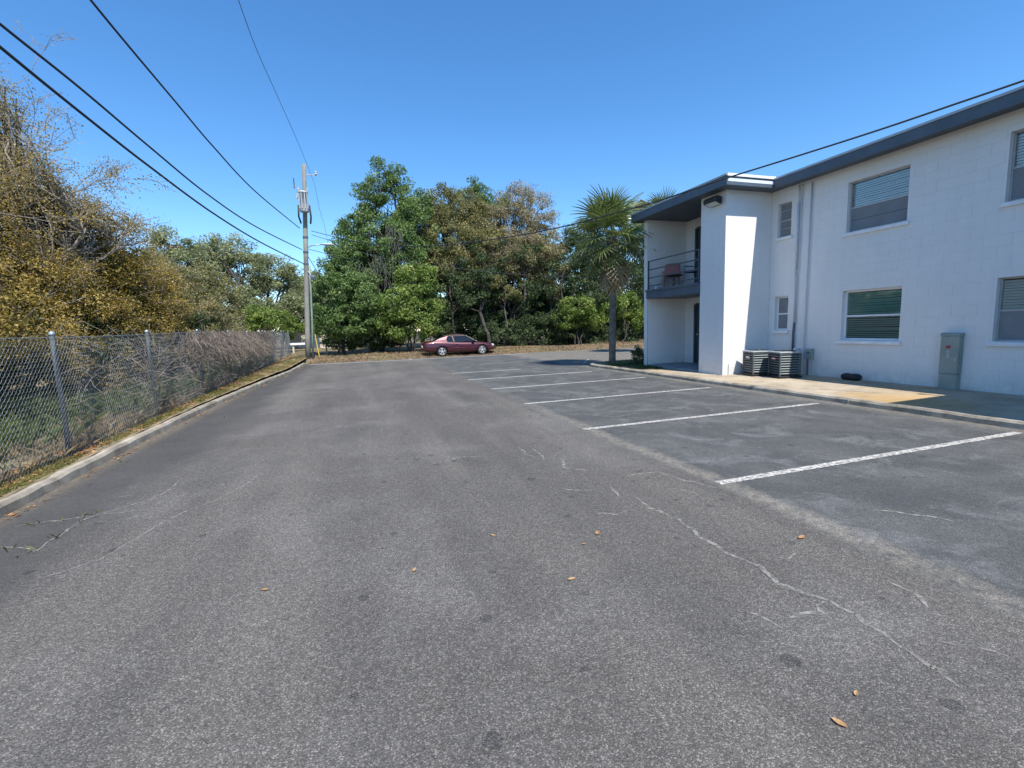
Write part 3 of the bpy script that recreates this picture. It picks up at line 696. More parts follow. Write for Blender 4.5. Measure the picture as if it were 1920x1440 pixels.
e = empty('black_bundle', (10.82, 7.80, .138), 0, 'black rounded rubber bundle lying on the walkway under the green-blinded window', 'bundle')
KB = .8; prof = [(.02, -.26), (.075, -.25), (.10, -.21), (.105, -.1), (.098, 0), (.106, .1), (.10, .2), (.07, .25), (.02, .26)]
o = MB().lathe([(r, h) for r, h in prof], 18, (0, 0, .098), 'y').build('roll', M['black'], e, smooth=True); o.scale = (1.1, 1, .95)
e.scale = (.82, .82, .82)
for yy in (-.12, .12): MB().lathe([(.109, yy-.014), (.112, yy), (.109, yy+.014)], 18, (0, 0, .098), 'y').build('band', M['trimblack'], e).scale = (1.1, 1, .95)
e = empty('utility_pedestal', (10.925, 5.96, .138), 0, 'tall grey-green metal utility cabinet with red warning sticker against the white wall', 'cabinet')
MB().box(-.065, .07, -.145, .145, 0, .30).build('base', M['cabinet'], e, bevel=.008)
MB().box(-.072, .072, -.152, .152, .302, 1.04).build('body', M['cabinet'], e, bevel=.012)
MB().prism([(-.082, -.16, 1.041), (.072, -.16, 1.041), (.072, -.16, 1.10), (-.05, -.16, 1.10), (-.082, -.16, 1.075)], (0, .32, 0)).build('cap', M['cabinet'], e, bevel=.006)
MB().box(-.0745, -.0725, -.02, .055, .80, .855).build('warning_sticker', M['red'], e)
MB().box(-.0745, -.0725, -.01, .045, .61, .76).build('text_sticker', M['actop'], e)
MB().box(-.078, -.072, -.12, -.095, .55, .62).build('latch', M['galv'], e)
# balcony things
def patio_chair(loc, rz, label, seat, frame, solid):
    c = empty('patio_chair', loc, rz, label, 'chair')
    MB().prism([(-.24, -.25, .42), (.24, -.25, .42), (.24, .22, .40), (-.24, .22, .40)], (0, 0, .03)).build('seat', seat, c, bevel=.01)
    MB().prism([(-.25, -.25, .50), (.25, -.25, .50), (.23, -.36, .92), (-.23, -.36, .92)], (0, .03, 0)).build('backrest', seat, c, bevel=.012)
    for s in (-1, 1):
        MB().tube([(s*.25, .26, 0), (s*.25, .20, .42), (s*.27, .18, .62), (s*.27, -.24, .62)], .014, 6).build('arm', frame, c)
        MB().tube([(s*.25, -.33, 0), (s*.25, -.24, .42), (s*.245, -.34, .92)], .014, 6).build('leg', frame, c)
    return c
patio_chair((9.80, 11.95, 2.69), 1.75, 'dark woven balcony chair beside the pillar behind the railing', M['chairdark'], M['steel'], True)
patio_chair((10.1, 13.5, 2.69), 2.4, 'coral pink chair at the back of the balcony', M['coral'], M['coral'], True)
e = empty('round_table', (9.78, 12.95, 2.69), 0, 'small round dark table between the balcony chairs', 'table')
MB().lathe([(.02, .40), (.27, .405), (.28, .42), (.27, .435), (.02, .44)], 24).build('table_top', M['chairdark'], e, smooth=True)
MB().tube([(0, 0, .03), (0, 0, .40)], .03, 8).build('column', M['steel'], e)
MB().lathe([(.20, 0), (.20, .015), (.05, .04)], 16).build('foot', M['steel'], e)
e = empty('white_jar', (9.58, 13.6, 2.69), 0, 'small white jar standing at the left end of balcony floor', 'jar')
MB().lathe([(.05, 0), (.065, .02), (.065, .13), (.045, .16)], 14).build('body', M['sill'], e, smooth=True)
MB().lathe([(.047, .16), (.047, .195), (.03, .20)], 14).build('lid', M['badgewhite'], e)
# service mast on the near wing
e = empty('service_mast', (10.45, 2.0, 5.19), 0, 'galvanised service mast on the near wing roof outside the picture', 'mast')
MB().tube([(0, 0, -.0), (0, 0, .9)], .03, 8).build('pipe', M['galv'], e); MB().lathe([(.05, .9), (.06, .95), (.02, 1.0)], 10).build('weather_head', M['galv'], e)

# ------------------------------------------------------------------ chain-link fence
FY0, FY1 = 1.5, 31.1
fence = empty('chain_link_fence', (-3.7, 7.45, .15), 0, 'long grey chain-link fence with round steel posts along the left kerb', 'fence')
FPI = Matrix.Translation(-fence.location)
def fpart(o): o.parent = fence; o.matrix_parent_inverse = FPI; return o
def ftop(y): return 1.70+.0035*(y-7)+.03*math.sin(y*.55+.6)*min(1, max(0, y-3))*.8
def fbot(y): return verge_z(fence_x(y), y)-.02
for k, y in enumerate(np.arange(1.52, 31.2, 2.955)):
    y = float(y); x = fence_x(y); lean = random.gauss(0, .012)
    hp = ftop(y)+.03-(fbot(y)-.2)
    o = MB().lathe([(.03, 0), (.03, hp-.005), (.0295, hp)], 12).build('post', M['postgalv'], None, smooth=True); o.location = (x-.035, y, fbot(y)-.2); o.rotation_euler = (lean, random.gauss(0, .012), 0); fpart(o)
    c = MB().lathe([(.034, 0), (.035, .03), (.026, .05), (.008, .058)], 12).build('post_cap', M['galv'], None, smooth=True); c.location = (0, 0, hp-.005); c.parent = o
pit = .066; half = pit/2
ysz = np.arange(FY0, FY1, pit); P0 = []; P1 = []
for i, y in enumerate(ysz):
    zt, zb = ftop(y), fbot(y); n = int((zt-zb)/half); zz = zt-np.arange(n+1)*half
    sway = .035*math.sin(y*1.9+.5)+.02*math.sin(y*4.3)
    yy = y+np.where(np.arange(n+1) % 2 == 0, -half*.0, pit*.5)
    yy2 = y+np.where(np.arange(n+1) % 2 == 0, pit*1.0, pit*.5)
    for Yr in (yy, yy2):
        prof = np.sin(np.linspace(0, math.pi, n+1))*sway
        xr = np.array([fence_x(v) for v in Yr])+prof+np.where(np.arange(n+1) % 2 == 0, .003, -.003)
        pts = np.stack([xr, Yr, zz], 1); P0.append(pts[:-1]); P1.append(pts[1:])
V, F = segs(np.concatenate(P0), np.concatenate(P1), .0021, .0021, 3)
o = link_mesh('wire_mesh', np_mesh('wire_mesh', V, F), M['meshwire']); tag(fpart(o), kind='stuff')
fpart(MB().tube([(fence_x(y), y, ftop(y)+.002) for y in np.arange(FY0, FY1, .5)], .0035, 5).build('tension_wire', M['galv'], None))

# ------------------------------------------------------------------ utility pole and its wires
pb = gnd(577, 670, .3); pt = ony(570, 308, float(pb[1])); pb[2] = .05; pt[1] += .0
AX = Vector(pt-pb); PL = AX.length
pole = empty('utility_pole', tuple(pb), 0, 'weathered wooden utility pole with white transformer at the far left corner', 'utility pole')
def onpole(z): f = (z-pb[2])/(pt[2]-pb[2]); return Vector((AX.x*f, AX.y*f, z-pb[2]))
ps = [onpole(z) for z in np.linspace(pb[2]-.0, pt[2], 9)]
MB().tube(ps, [.147-.042*k/8 for k in range(9)], 14).build('shaft', M['pole'], pole, smooth=True)
MB().tube([onpole(z)+Vector((.26-.02*max(0, z-2), -.05, 0)) if z < 4.5 else onpole(z)+Vector((.17, -.05, 0)) for z in (.0+pb[2], 2., 3.2, 4.4, 5.4)], .055, 10).build('riser_guard', M['poleguard'], pole, smooth=True)
tz = 8.2
tr = MB().lathe([(.05, -.02), (.215, 0), (.235, .05), (.235, .98), (.265, .99), (.265, 1.04), (.19, 1.09), (.05, 1.12)], 22).build('transformer', M['tank'], pole, smooth=True); tr.location = onpole(tz)+Vector((.02, -.40, 0))
for a in (-.9, -.3, .3, .9): MB().box(-.02, .02, -.05, 0, .15, .95).build('fin', M['tank'], tr).matrix_local = Matrix.Rotation(a, 4, 'Z') @ Matrix.Translation((0, -.235, 0))
for a in (-.22, .22):
    MB().lathe([(.03, 0), (.05, .04), (.03, .07), (.05, .11), (.03, .14), (.015, .22)], 10).build('bushing', M['tank'], tr).location = (a, 0, 1.08)
    MB().tube([(a*1.25, -.05, .35), (a*1.4, -.05, -.25), (a*1.1, .2, -.55)], .045, 8).build('lead', M['cable'], tr, smooth=True)
arm = MB().tube([onpole(10.25), onpole(10.25)+Vector((.62, -.05, .02))], .025, 6).build('arm', M['galv'], pole)
MB().lathe([(.03, 0), (.075, .05), (.06, .1), (.075, .15), (.03, .2)], 10).build('insulator', M['tank'], pole).location = onpole(10.28)+Vector((.6, -.05, 0))
MB().tube([onpole(8.6+.9)+Vector((0, 0, 0)), onpole(9.3)+Vector((-.34, -.05, -.02)), onpole(9.6)+Vector((-.5, -.05, .12))], .022, 6).build('cutout_arm', M['galv'], pole)
MB().tube([onpole(9.2)+Vector((-.42, -.05, -.22)), onpole(9.2)+Vector((-.30, -.05, .12))], .05, 8).build('fuse_cutout', M['tank'], pole)
MB().tube([onpole(9.8)+Vector((-.52, -.05, .25)), onpole(9.8)+Vector((-.52, -.05, -.28))], .03, 8).build('lightning_arrester', M['slate'], pole)
la = onpole(6.35)
MB().tube([la, la+Vector((.35, -.15, .14)), la+Vector((.9, -.3, .18))], .026, 7).build('lamp_arm', M['galv'], pole, smooth=True)
lh = MB().lathe([(.02, -.36), (.07, -.30), (.11, -.12), (.12, .1), (.08, .3), (.03, .36)], 14, (0, 0, 0), 'x').build('lamp_head', M['tank'], pole, smooth=True); lh.location = la+Vector((1.15, -.33, .18)); lh.scale = (1, 1, .55)
MB().tube([onpole(5.1)+Vector((.1, -.1, 0)), onpole(4.6)+Vector((.42, -.15, 0))], .03, 6).build('bracket', M['galv'], pole)
MB().lathe([(.03, -.09), (.14, -.06), (.14, .06), (.03, .09)], 14, (0, 0, 0), 'y').build('splice_case', M['slate'], pole).location = onpole(4.75)+Vector((.36, -.2, 0))
for z in (6.9, 6.1, 5.45): MB().lathe([(.145, 0), (.145, .09)], 14).build('clamp_band', M['slate'], pole).location = onpole(z)
def wire(name, pts, r, label, cat='cable'):
    P = [Vector(p) for p in pts]; out = []
    for k in range(len(P)-1):                                    # smooth through the points
        p0, p1, p2, p3 = P[max(0, k-1)], P[k], P[k+1], P[min(len(P)-1, k+2)]
        for j in range(10):
            t = j/10; out.append(.5*((2*p1)+(p2-p0)*t+(2*p0-5*p1+4*p2-p3)*t*t+(3*p1-p0-3*p2+p3)*t**3))
    out.append(P[-1]); e = MB().tube(out, r, 6).build(name, M['cable'], None, smooth=True); tag(e, label, cat, 'overhead wires at the utility pole'); return e
def wall_wire(px, end, r, label, a=None, ext=None):
    a = a if a is not None else (float(pt[0])-.45, float(pb[1])); pts = [onplane(x, y, a, end) for x, y in px]
    if ext is not None:
        p, q = np.array(pts[-2]), np.array(pts[-1]); d = q-p; d /= np.linalg.norm(d); L0 = np.linalg.norm(q-p)
        d1 = d+np.array([0, 0, .02]); pts += [q+d1*L0, q+d1*L0*2.2]
    return wire('overhead_wire', pts, r, label)
wall_wire([(562,428),(480,360),(400,275),(330,192),(240,85),(170,0)], (-3.8, 9.9), .021, 'highest of three thick black cables running from pole over the fence', None, (-4.5, -9, 6.4))
wall_wire([(566,468),(480,425),(390,365),(280,275),(150,165),(0,45)], (-4.6, 7.5), .021, 'middle of three thick black cables running from pole over the fence', None, (-5.6, -6, 5.8))
wall_wire([(568,494),(490,455),(400,400),(280,312),(150,210),(0,88)], (-4.6, 7.5), .024, 'lowest of three thick black cables running from pole over the fence', None, (-5.6, -6, 5.4))
wall_wire([(588,340),(560,270),(520,180),(480,90),(447,0)], (-2.25, 12.), .008, 'thin single wire rising from the pole top to the upper frame edge', (float(pt[0])+.6, float(pb[1])), (0, 2, 11.6))
svc_end = (9.35, 4.5)
wall_wire([(584,433),(640,447),(700,458),(770,462),(830,460),(900,452),(980,440),(1060,424),(1140,403),(1230,378),(1350,338),(1500,291),(1650,243),(1800,192),(1920,151)], svc_end, .016, 'long black service cable sweeping from the pole across the roof edge at right', (float(pt[0])-.2, float(pb[1])), (10.45, 2.3, 6.05))
wall_wire([(584,440),(640,458),(700,480),(770,493),(830,500),(900,508),(980,515),(1060,519),(1130,520)], (19.5, 30.), .014, 'lower dark cable sagging from pole across the trees towards the palm', (float(pt[0])-.2, float(pb[1])), (24, 29.5, 5.3))
wall_wire([(589,342),(600,395),(610,430),(622,500)], (3.0, 40.), .008, 'thin wire dropping from the pole top behind the lamp head', (float(pt[0])+.6, float(pb[1])))
wall_wire([(577,467),(610,475),(660,488),(720,500)], (12, 48.), .014, 'thin cable leaving the pole rightwards into the green tree', (float(pt[0])-.3, float(pb[1])))
wall_wire([(577,480),(588,498),(598,515),(612,545),(626,580)], (1.2, 34.), .018, 'short slanting guy cable right of the pole', (float(pt[0])-.3, float(pb[1])))
g0, g1 = ony(585, 600, 30.6), ony(600, 676, 30.2); g1[2] = max(g1[2]-.4, .1)
tag(MB().tube([tuple(g0), tuple(g1)], .03, 7).build('guy_guard', M['yellow'], None), 'slanting yellow plastic guy wire guard beside the utility pole', 'guy guard')

# white rail and pale shed seen beyond the pole
e = empty('barrier_rail', (-2, 33.2, .2), 0, 'low white horizontal barrier rail on posts beyond the utility pole', 'barrier')
MB().box(-2.4, 2.6, -.03, .03, .72, .86).build('rail', M['sill'], e, bevel=.01)
for x in (-2.2, -.2, 1.6): MB().box(x-.05, x+.05, .035, .12, -.2, .80).build('post', M['cream'], e)
e = empty('distant_shed', (-1.2, 44, 0), 0, 'pale cream low shed wall glimpsed behind the white barrier rail', 'shed')
MB().box(-5, 2.6, 0, 4, -.2, 2.0).build('wall', M['cream'], e); MB().prism([(-5.2, -.3, 2.0), (-5.2, 4.3, 2.0), (-5.2, 2, 2.7)], (8, 0, 0)).build('roof', M['roofing'], e)
MB().box(-3.2, -2.2, -.02, .0, .3, 1.6).build('door', M['slate'], e)

# ------------------------------------------------------------------ maroon coupe
def build_car(loc, rz, S):
    car = empty('parked_car', loc, rz, 'maroon two-door coupe parked along the far tree line', 'car'); car.scale = (S, S, S)
    # lower body: sections along x (rear -2.5 .. front 2.5)
    st = [(-2.50, .50, .62, .62), (-2.44, .40, .92, .78), (-2.30, .32, 1.00, .85), (-1.95, .27, 1.035, .89), (-1.5, .24, 1.045, .905), (-.9, .22, 1.01, .91), (-.2, .21, .955, .915),
          (.5, .21, .925, .915), (1.0, .21, .915, .91), (1.4, .22, .885, .90), (1.8, .23, .83, .885), (2.1, .26, .76, .85), (2.32, .30, .68, .77), (2.46, .36, .58, .62), (2.52, .42, .50, .45)]
    V = []; F = []; n = 0
    for x, zb, zt, hw in st:
        cy = (zb+zt)/2; h = zt-zb
        half = [(0, zb), (hw*.80, zb), (hw*.965, zb+.10*h), (hw, zb+.38*h), (hw*1.0, zb+.60*h), (hw*.965, zb+.80*h), (hw*.90, zb+.945*h), (hw*.72, zb+1.0*h), (0, zb+1.03*h)]
        ring = half+[(-y, z) for y, z in reversed(half[1:-1])]; n = len(ring); V += [(x, y, z) for y, z in ring]
    for k in range(len(st)-1):
        for q in range(n): F.append((k*n+q, k*n+(q+1) % n, (k+1)*n+(q+1) % n, (k+1)*n+q))
    F += [tuple(reversed(range(n))), tuple((len(st)-1)*n+q for q in range(n))]
    mb = MB(); mb.v, mb.f = V, F
    body = mb.build('body', M['car'], None, smooth=True)
    sub = body.modifiers.new('s', 'SUBSURF'); sub.levels = 2; sub.render_levels = 2
    cuts = []
    for wx in (-1.30, 1.43):
        c = MB().lathe([(.385, -1.2), (.385, 1.2)], 32, (wx, 0, .33), 'y').build('cut', M['trimblack'], None); cuts.append(c)
        b = body.modifiers.new('b', 'BOOLEAN'); b.object = c; b.operation = 'DIFFERENCE'; b.solver = 'EXACT'
    dg = bpy.context.evaluated_depsgraph_get(); me = bpy.data.meshes.new_from_object(body.evaluated_get(dg)); me.name = 'body'
    for c in cuts: bpy.data.objects.remove(c, do_unlink=True)
    body.modifiers.clear(); body.data = me; body.parent = car
    MB().box(-1.75, 1.9, -.62, .62, .24, .70).build('underbody', M['trimblack'], car)
    # greenhouse: glass shell, roof skin, pillars
    prof = [(-1.72, 1.03), (-1.35, 1.20), (-.85, 1.345), (-.45, 1.39), (.0, 1.395), (.35, 1.355), (.75, 1.19), (1.12, .93)]
    def wid(z): return .80-.24*((z-.93)/.46)
    gv = []; gf = []
    for x, z in prof:
        w = wid(z); gv += [(x, .835, .93), (x, w+.012, z-.02), (x, w*.8, z+.012), (x, 0, z+.022), (x, -w*.8, z+.012), (x, -w-.012, z-.02), (x, -.835, .93)]
    for k in range(len(prof)-1):
        for q in range(6): gf.append((k*7+q, k*7+q+1, k*7+7+q+1, k*7+7+q))
    mb = MB(); mb.v, mb.f = gv, gf; mb.build('glasshouse', M['carglass'], car, smooth=True)
    rf = MB(); rp = [(-1.02, 1.302), (-.85, 1.345), (-.45, 1.39), (0, 1.395), (.3, 1.365)]
    for x, z in rp:
        w = wid(z)+.014; rf.v += [(x, w, z-.012), (x, w*.8, z+.026), (x, 0, z+.038), (x, -w*.8, z+.026), (x, -w, z-.012)]
    for k in range(len(rp)-1):
        for q in range(4): rf.f.append((k*5+q, k*5+q+1, k*5+6+q, k*5+5+q))
    rf.build('roof', M['carroof'], car, smooth=True)
    for s in (1, -1):
        def side(pts, name, mat, off=.012):
            P = [(x, s*((wid(z) if z > 1.0 else .80+(.835-.80)*(1.0-z)/.07)+off+.006), z) for x, z in pts]; MB().prism(P, (0, -s*.02, 0)).build(name, mat, car)
        side([(-1.85, 1.0), (-1.72, 1.04), (-1.35, 1.205), (-1.0, 1.30), (-.80, 1.345), (-.88, 1.28), (-.97, 1.12), (-.92, 1.0), (-.9, .93), (-1.8, .93)], 'rear_pillar', M['car'], .016)
        side([(-.50, .95), (-.42, .95), (-.50, 1.33), (-.58, 1.33)], 'door_pillar', M['carroof'], .018)
        side([(1.16, .92), (1.05, .92), (.34, 1.345), (.40, 1.35)], 'front_pillar', M['trimblack'], .016)
        side([(-.80, 1.345), (.35, 1.36), (.35, 1.325), (-.80, 1.315)], 'roof_rail', M['carroof'], .018)
        MB().box(-.62, 1.25, s*.925-.012, s*.925+.012, .50, .545).build('side_moulding', M['car'], car, bevel=.008)
        MB().box(-.495, -.487, s*.905-.008, s*.905+.012, .33, .90).build('door_gap', M['trimblack'], car); MB().box(1.10, 1.108, s*.90-.008, s*.90+.012, .36, .88).build('door_gap', M['trimblack'], car)
        MB().box(-.40, -.22, s*.92-.012, s*.92+.016, .76, .80).build('door_handle', M['trimblack'], car, bevel=.006)
        mr = MB().lathe([(.02, -.1), (.075, -.07), (.085, .02), (.06, .1)], 12, (0, 0, 0), 'x').build('mirror', M['trimblack'], car, smooth=True); mr.location = (.82, s*.98, .99); mr.scale = (1, .9, .85)
        MB().prism([(2.26, s*.45, .56), (2.16, s*.80, .60), (2.12, s*.79, .73), (2.30, s*.45, .66)], (.14, s*.02, -.02)).build('headlight', M['lampclear'], car, bevel=.01)
        MB().prism([(-2.36, s*.40, .72), (-2.26, s*.80, .72), (-2.22, s*.79, .92), (-2.36, s*.40, .92)], (-.11, s*.005, 0)).build('tail_light', M['lampred'], car, bevel=.01)
        for wx in (-1.30, 1.43):
            w = empty('wheel'); w.parent = car; w.location = (wx, s*.78, .325)
            MB().lathe([(.20, -.10), (.30, -.105), (.325, -.07), (.328, 0), (.325, .07), (.30, .105), (.20, .10)], 28, (0, 0, 0), 'y').build('tyre', M['tyre'], w, smooth=True)
            MB().lathe([(.215, -.085), (.222, .102), (.205, .108), (.195, .085), (.07, .080), (.06, .10), (.02, .102)], 28, (0, 0, 0), 'y').build('rim', M['rim'], w, smooth=True).scale = (1, s, 1)
            for k in range(5):
                a = 2*math.pi*k/5; o = MB().prism([(-.022, .086*s, .055), (.022, .086*s, .055), (.045, .094*s, .20), (-.045, .094*s, .20)], (0, .014*s, 0)).build('spoke', M['rim'], w); o.rotation_euler = (0, a, 0)
    MB().box(-2.53, -2.44, -.60, .60, .42, .60).build('rear_bumper', M['car'], car, bevel=.03); MB().box(2.44, 2.55, -.45, .45, .34, .46).build('front_bumper', M['car'], car, bevel=.03)
    MB().box(-2.515, -2.48, -.16, .16, .62, .73).build('licence_plate', M['sill'], car)
    MB().tube([(-2.15, -.5, 1.035), (-2.15, 0, 1.05), (-2.15, .5, 1.035)], .012, 6).build('trunk_seam', M['trimblack'], car)
    return car
build_car((5.76, 28.52, .015), R_(.6), .905)

# ------------------------------------------------------------------ foliage
def depth(px, py, Y):
    p = ony(px, py, Y); return -(RC.T @ (p-np.array([0, 0, HC])))[2]
def ell(px, py, Y, rx, rz, ry=None):
    """ellipsoid of foliage: centre and radii in metres, measured at its own distance"""
    s = depth(px, py, Y)/FPX; return (ony(px, py, Y), np.array([rx*s, (ry if ry else (rx*.5+rz*.5))*s, rz*s]))
def leaf_quads(P, size, out=None, asp=.5, up=.25, rng=RNG, droop=0.):
    n = len(P); d = rng.normal(size=(n, 3)); d /= np.linalg.norm(d, axis=1, keepdims=True)
    if out is not None: d = d+out*.7
    d[:, 2] += up; d /= np.linalg.norm(d, axis=1, keepdims=True)
    t = rng.normal(size=(n, 3)); t[:, 2] -= droop; a = np.cross(d, t); a /= np.linalg.norm(a, axis=1, keepdims=True)+1e-9; b = np.cross(d, a)
    s = (size*rng.uniform(.6, 1.35, n))[:, None]
    V = np.stack([P-a*s*.5, P-b*s*asp*.5+d*s*.06, P+a*s*.5, P+b*s*asp*.5+d*s*.06], 1).reshape(-1, 3)
    F = np.arange(n*4).reshape(n, 4); return V, F
def crown_points(ells, nclump, nleaf, rc, shell=.55, rng=RNG):
    """sub-clumps spread over each ellipsoid, leaves spread in each sub-clump"""
    PP = []; OO = []; TT = []; CC = []
    tot = sum(float(np.prod(r))**.67 for c, r in ells)
    for c, r in ells:
        k = max(4, int(nclump*float(np.prod(r))**.67/tot))
        u = rng.normal(size=(k, 3)); u /= np.linalg.norm(u, axis=1, keepdims=True); rad = shell+(1-shell)*rng.uniform(0, 1, k)**.6
        cc = c+u*rad[:, None]*r; CC.append(cc)
        m = max(3, int(nleaf/nclump))
        q = rng.normal(size=(k, m, 3)); q /= np.linalg.norm(q, axis=2, keepdims=True); q *= rng.uniform(.1, 1, (k, m, 1))**.5
        rr = rc*rng.uniform(.55, 1.5, (k, 1, 1)); pts = cc[:, None]+q*rr*np.array([1, 1, .75]); PP.append(pts.reshape(-1, 3)); OO.append(q.reshape(-1, 3))
        base = rng.normal(.45, .17, (k, 1)); TT.append((base+rng.normal(0, .17, (k, m))).ravel())
    return np.concatenate(PP), np.concatenate(OO), np.clip(np.concatenate(TT), 0, 1), np.concatenate(CC)
def limb(P0, P1, r0, r1, rng, bow=.15, n=5):
    P0 = np.array(P0, float); P1 = np.array(P1, float); d = P1-P0; L_ = np.linalg.norm(d); off = rng.normal(size=3)*L_*bow
    t = np.linspace(0, 1, n+1)[:, None]; pts = P0+d*t+off*np.sin(t*math.pi); pts[1:-1] += rng.normal(size=(n-1, 3))*L_*.025
    r = np.linspace(r0, r1, n+1); return pts, r
FINE = 1.75
def make_tree(name, label, base, ells, leafm, n, leaf=.2, nclump=90, rc=.55, trunk_r=.16, stems=1, group=None, bark='bark', shell=.5, cat='tree', seed=1, asp=.5, twigs=1.0, moss=None):
    rng = np.random.default_rng(seed)
    root = empty(name, tuple(base), 0, label, cat, group); base = np.array(base, float)
    n = int(n*FINE); leaf = leaf/FINE**.5*1.06; nclump = int(nclump*1.25)
    P, O, T, C = crown_points(ells, nclump, n, rc*.95, shell, rng)
    V, F = leaf_quads(P, leaf, O, asp, .3, rng)
    link_mesh('crown', np_mesh('crown', V-base, F, tint=T), M[leafm], root)
    A0, A1, R0, R1 = [], [], [], []
    def add(p, r): A0.append(p[:-1]); A1.append(p[1:]); R0.append(r[:-1]); R1.append(r[1:])
    low = min(c[2]-r[2]*.3 for c, r in ells)
    for k in range(stems):
        b0 = base+np.array([rng.normal(0, .25), rng.normal(0, .25), 0])*(stems > 1)
        top = np.mean([c for c, r in ells], 0)+rng.normal(size=3)*.3*(stems > 1)
        fork = b0+(top-b0)*.45; pts, rr = limb(b0, fork, trunk_r, trunk_r*.7, rng, .05); add(pts, rr)
        for c, r in (ells if stems == 1 else [ells[j] for j in range(len(ells)) if j % stems == k] or ells[:1]):
            p2, r2 = limb(fork, c, trunk_r*.55, trunk_r*.2, rng, .10); add(p2, r2)
            sub = C[np.argsort(np.linalg.norm((C-c)/r, axis=1))][::max(1, int(len(C)/len(ells)/12))][:int(14*twigs)]
            for q in sub:
                s0 = p2[rng.integers(2, len(p2))]; p3, r3 = limb(s0, q, trunk_r*.16, .012, rng, .08, 4); add(p3, r3)
    V, F = segs(np.concatenate(A0)-base, np.concatenate(A1)-base, np.concatenate(R0), np.concatenate(R1), 6)
    link_mesh('trunk', np_mesh('trunk', V, F, True), M[bark], root)
    if moss:
        M0, M1 = [], []
        for (c, rx, ln, k) in moss:
            for _ in range(k):
                p = np.array(c)+rng.normal(size=3)*np.array([rx, rx*.5, rx*.35]); q = p.copy(); L_ = ln*rng.uniform(.4, 1.2)
                for j in range(5):
                    q2 = q+np.array([rng.normal(0, .11), rng.normal(0, .11), -L_/5]); M0.append(q.copy()); M1.append(q2.copy()); q = q2
        V, F = segs(np.array(M0)-base, np.array(M1)-base, .012, .010, 3)
        tag(link_mesh('hanging_moss', np_mesh('hanging_moss', V, F), M['moss'], root), kind='stuff')
    return root
GB = 'trees along the far verge'
def base_at(px, Y): p = ony(px, 640, Y); return (float(p[0]), Y, farz(float(p[0]), Y)-.1)
mossA = [(ony(735, 425, 31.6), .5, 1.7, 30), (ony(715, 480, 31.4), .7, 2.0, 40), (ony(690, 500, 31.6), .6, 1.6, 26), (ony(760, 520, 31.6), .6, 1.6, 24)]
make_tree('vine_clad_tree', 'tall fresh green tree hung with grey vines left of the car', base_at(715, 33.5),
    [ell(712, 330, 33.5, 22, 30), ell(745, 345, 33.5, 26, 28), ell(690, 372, 33.5, 28, 34), ell(735, 400, 33.5, 46, 48), ell(672, 425, 33, 28, 36), ell(700, 470, 33, 55, 60), ell(650, 480, 33.2, 32, 46), ell(755, 470, 33.5, 44, 66), ell(770, 395, 34, 26, 34), ell(715, 560, 33, 70, 70), ell(790, 365, 34.5, 16, 16), ell(620, 520, 33, 26, 34), ell(790, 430, 34, 30, 40)],
    'lf_fresh', 40000, .19, 290, .5, .2, 1, GB, seed=3, moss=mossA)
make_tree('olive_oak', 'rounded olive-brown oak behind the parked maroon car', base_at(850, 36),
    [ell(835, 395, 36, 50, 45), ell(870, 385, 36, 36, 36), ell(810, 420, 35.5, 34, 34), ell(850, 455, 35, 66, 42), ell(905, 430, 36, 40, 50), ell(800, 470, 35, 40, 40), ell(845, 500, 34.5, 60, 30)],
    'lf_olive', 36000, .17, 280, .55, .26, 1, GB, seed=5)
make_tree('pointed_evergreen', 'dark green pointed tree top rising behind the olive oak', base_at(897, 38),
    [ell(890, 350, 38, 12, 18), ell(900, 372, 38, 26, 22), ell(872, 372, 38, 12, 14), ell(930, 385, 38, 24, 26), ell(905, 420, 38, 40, 40)], 'lf_fresh', 8000, .2, 70, .5, .15, 1, GB, seed=6)
make_tree('thinning_tree', 'brownish half-bare tree between the olive oak and the palm', base_at(975, 35),
    [ell(965, 385, 35, 42, 38), ell(1005, 400, 35, 38, 42), ell(940, 430, 34.6, 46, 46), ell(1010, 450, 34.6, 50, 46), ell(970, 480, 34.3, 66, 46), ell(1030, 500, 34.3, 36, 40), ell(925, 500, 34.3, 40, 36)],
    'lf_brown', 32000, .14, 320, .5, .22, 2, GB, seed=8, twigs=1.6)
make_tree('thinning_tree', 'olive leafed tree mixed among the brown branches above the dark trunks', base_at(960, 34),
    [ell(925, 470, 33.6, 46, 40), ell(985, 490, 33.6, 60, 40), ell(950, 530, 33.3, 60, 34), ell(1035, 520, 33.6, 34, 44), ell(890, 530, 33.3, 36, 30)], 'lf_olive', 14000, .17, 130, .5, .14, 2, GB, seed=9)
make_tree('dark_tree', 'dark leafy tree with several thin trunks behind the car bonnet', base_at(930, 33.3),
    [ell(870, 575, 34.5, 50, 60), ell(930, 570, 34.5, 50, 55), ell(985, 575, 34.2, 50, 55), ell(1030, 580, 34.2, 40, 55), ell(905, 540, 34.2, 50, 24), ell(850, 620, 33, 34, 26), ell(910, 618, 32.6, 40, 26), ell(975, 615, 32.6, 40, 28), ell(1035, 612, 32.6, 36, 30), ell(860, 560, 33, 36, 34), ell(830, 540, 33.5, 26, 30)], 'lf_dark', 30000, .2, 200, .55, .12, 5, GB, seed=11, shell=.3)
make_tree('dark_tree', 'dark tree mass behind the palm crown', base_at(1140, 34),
    [ell(1075, 450, 35, 30, 36), ell(1120, 420, 35, 30, 30), ell(1090, 470, 34, 46, 50), ell(1150, 460, 34, 60, 60), ell(1210, 450, 34, 50, 66), ell(1100, 550, 33, 60, 60), ell(1180, 560, 33, 60, 70), ell(1250, 520, 34, 50, 100)], 'lf_dark', 24000, .22, 210, .6, .2, 3, GB, seed=12, shell=.3)
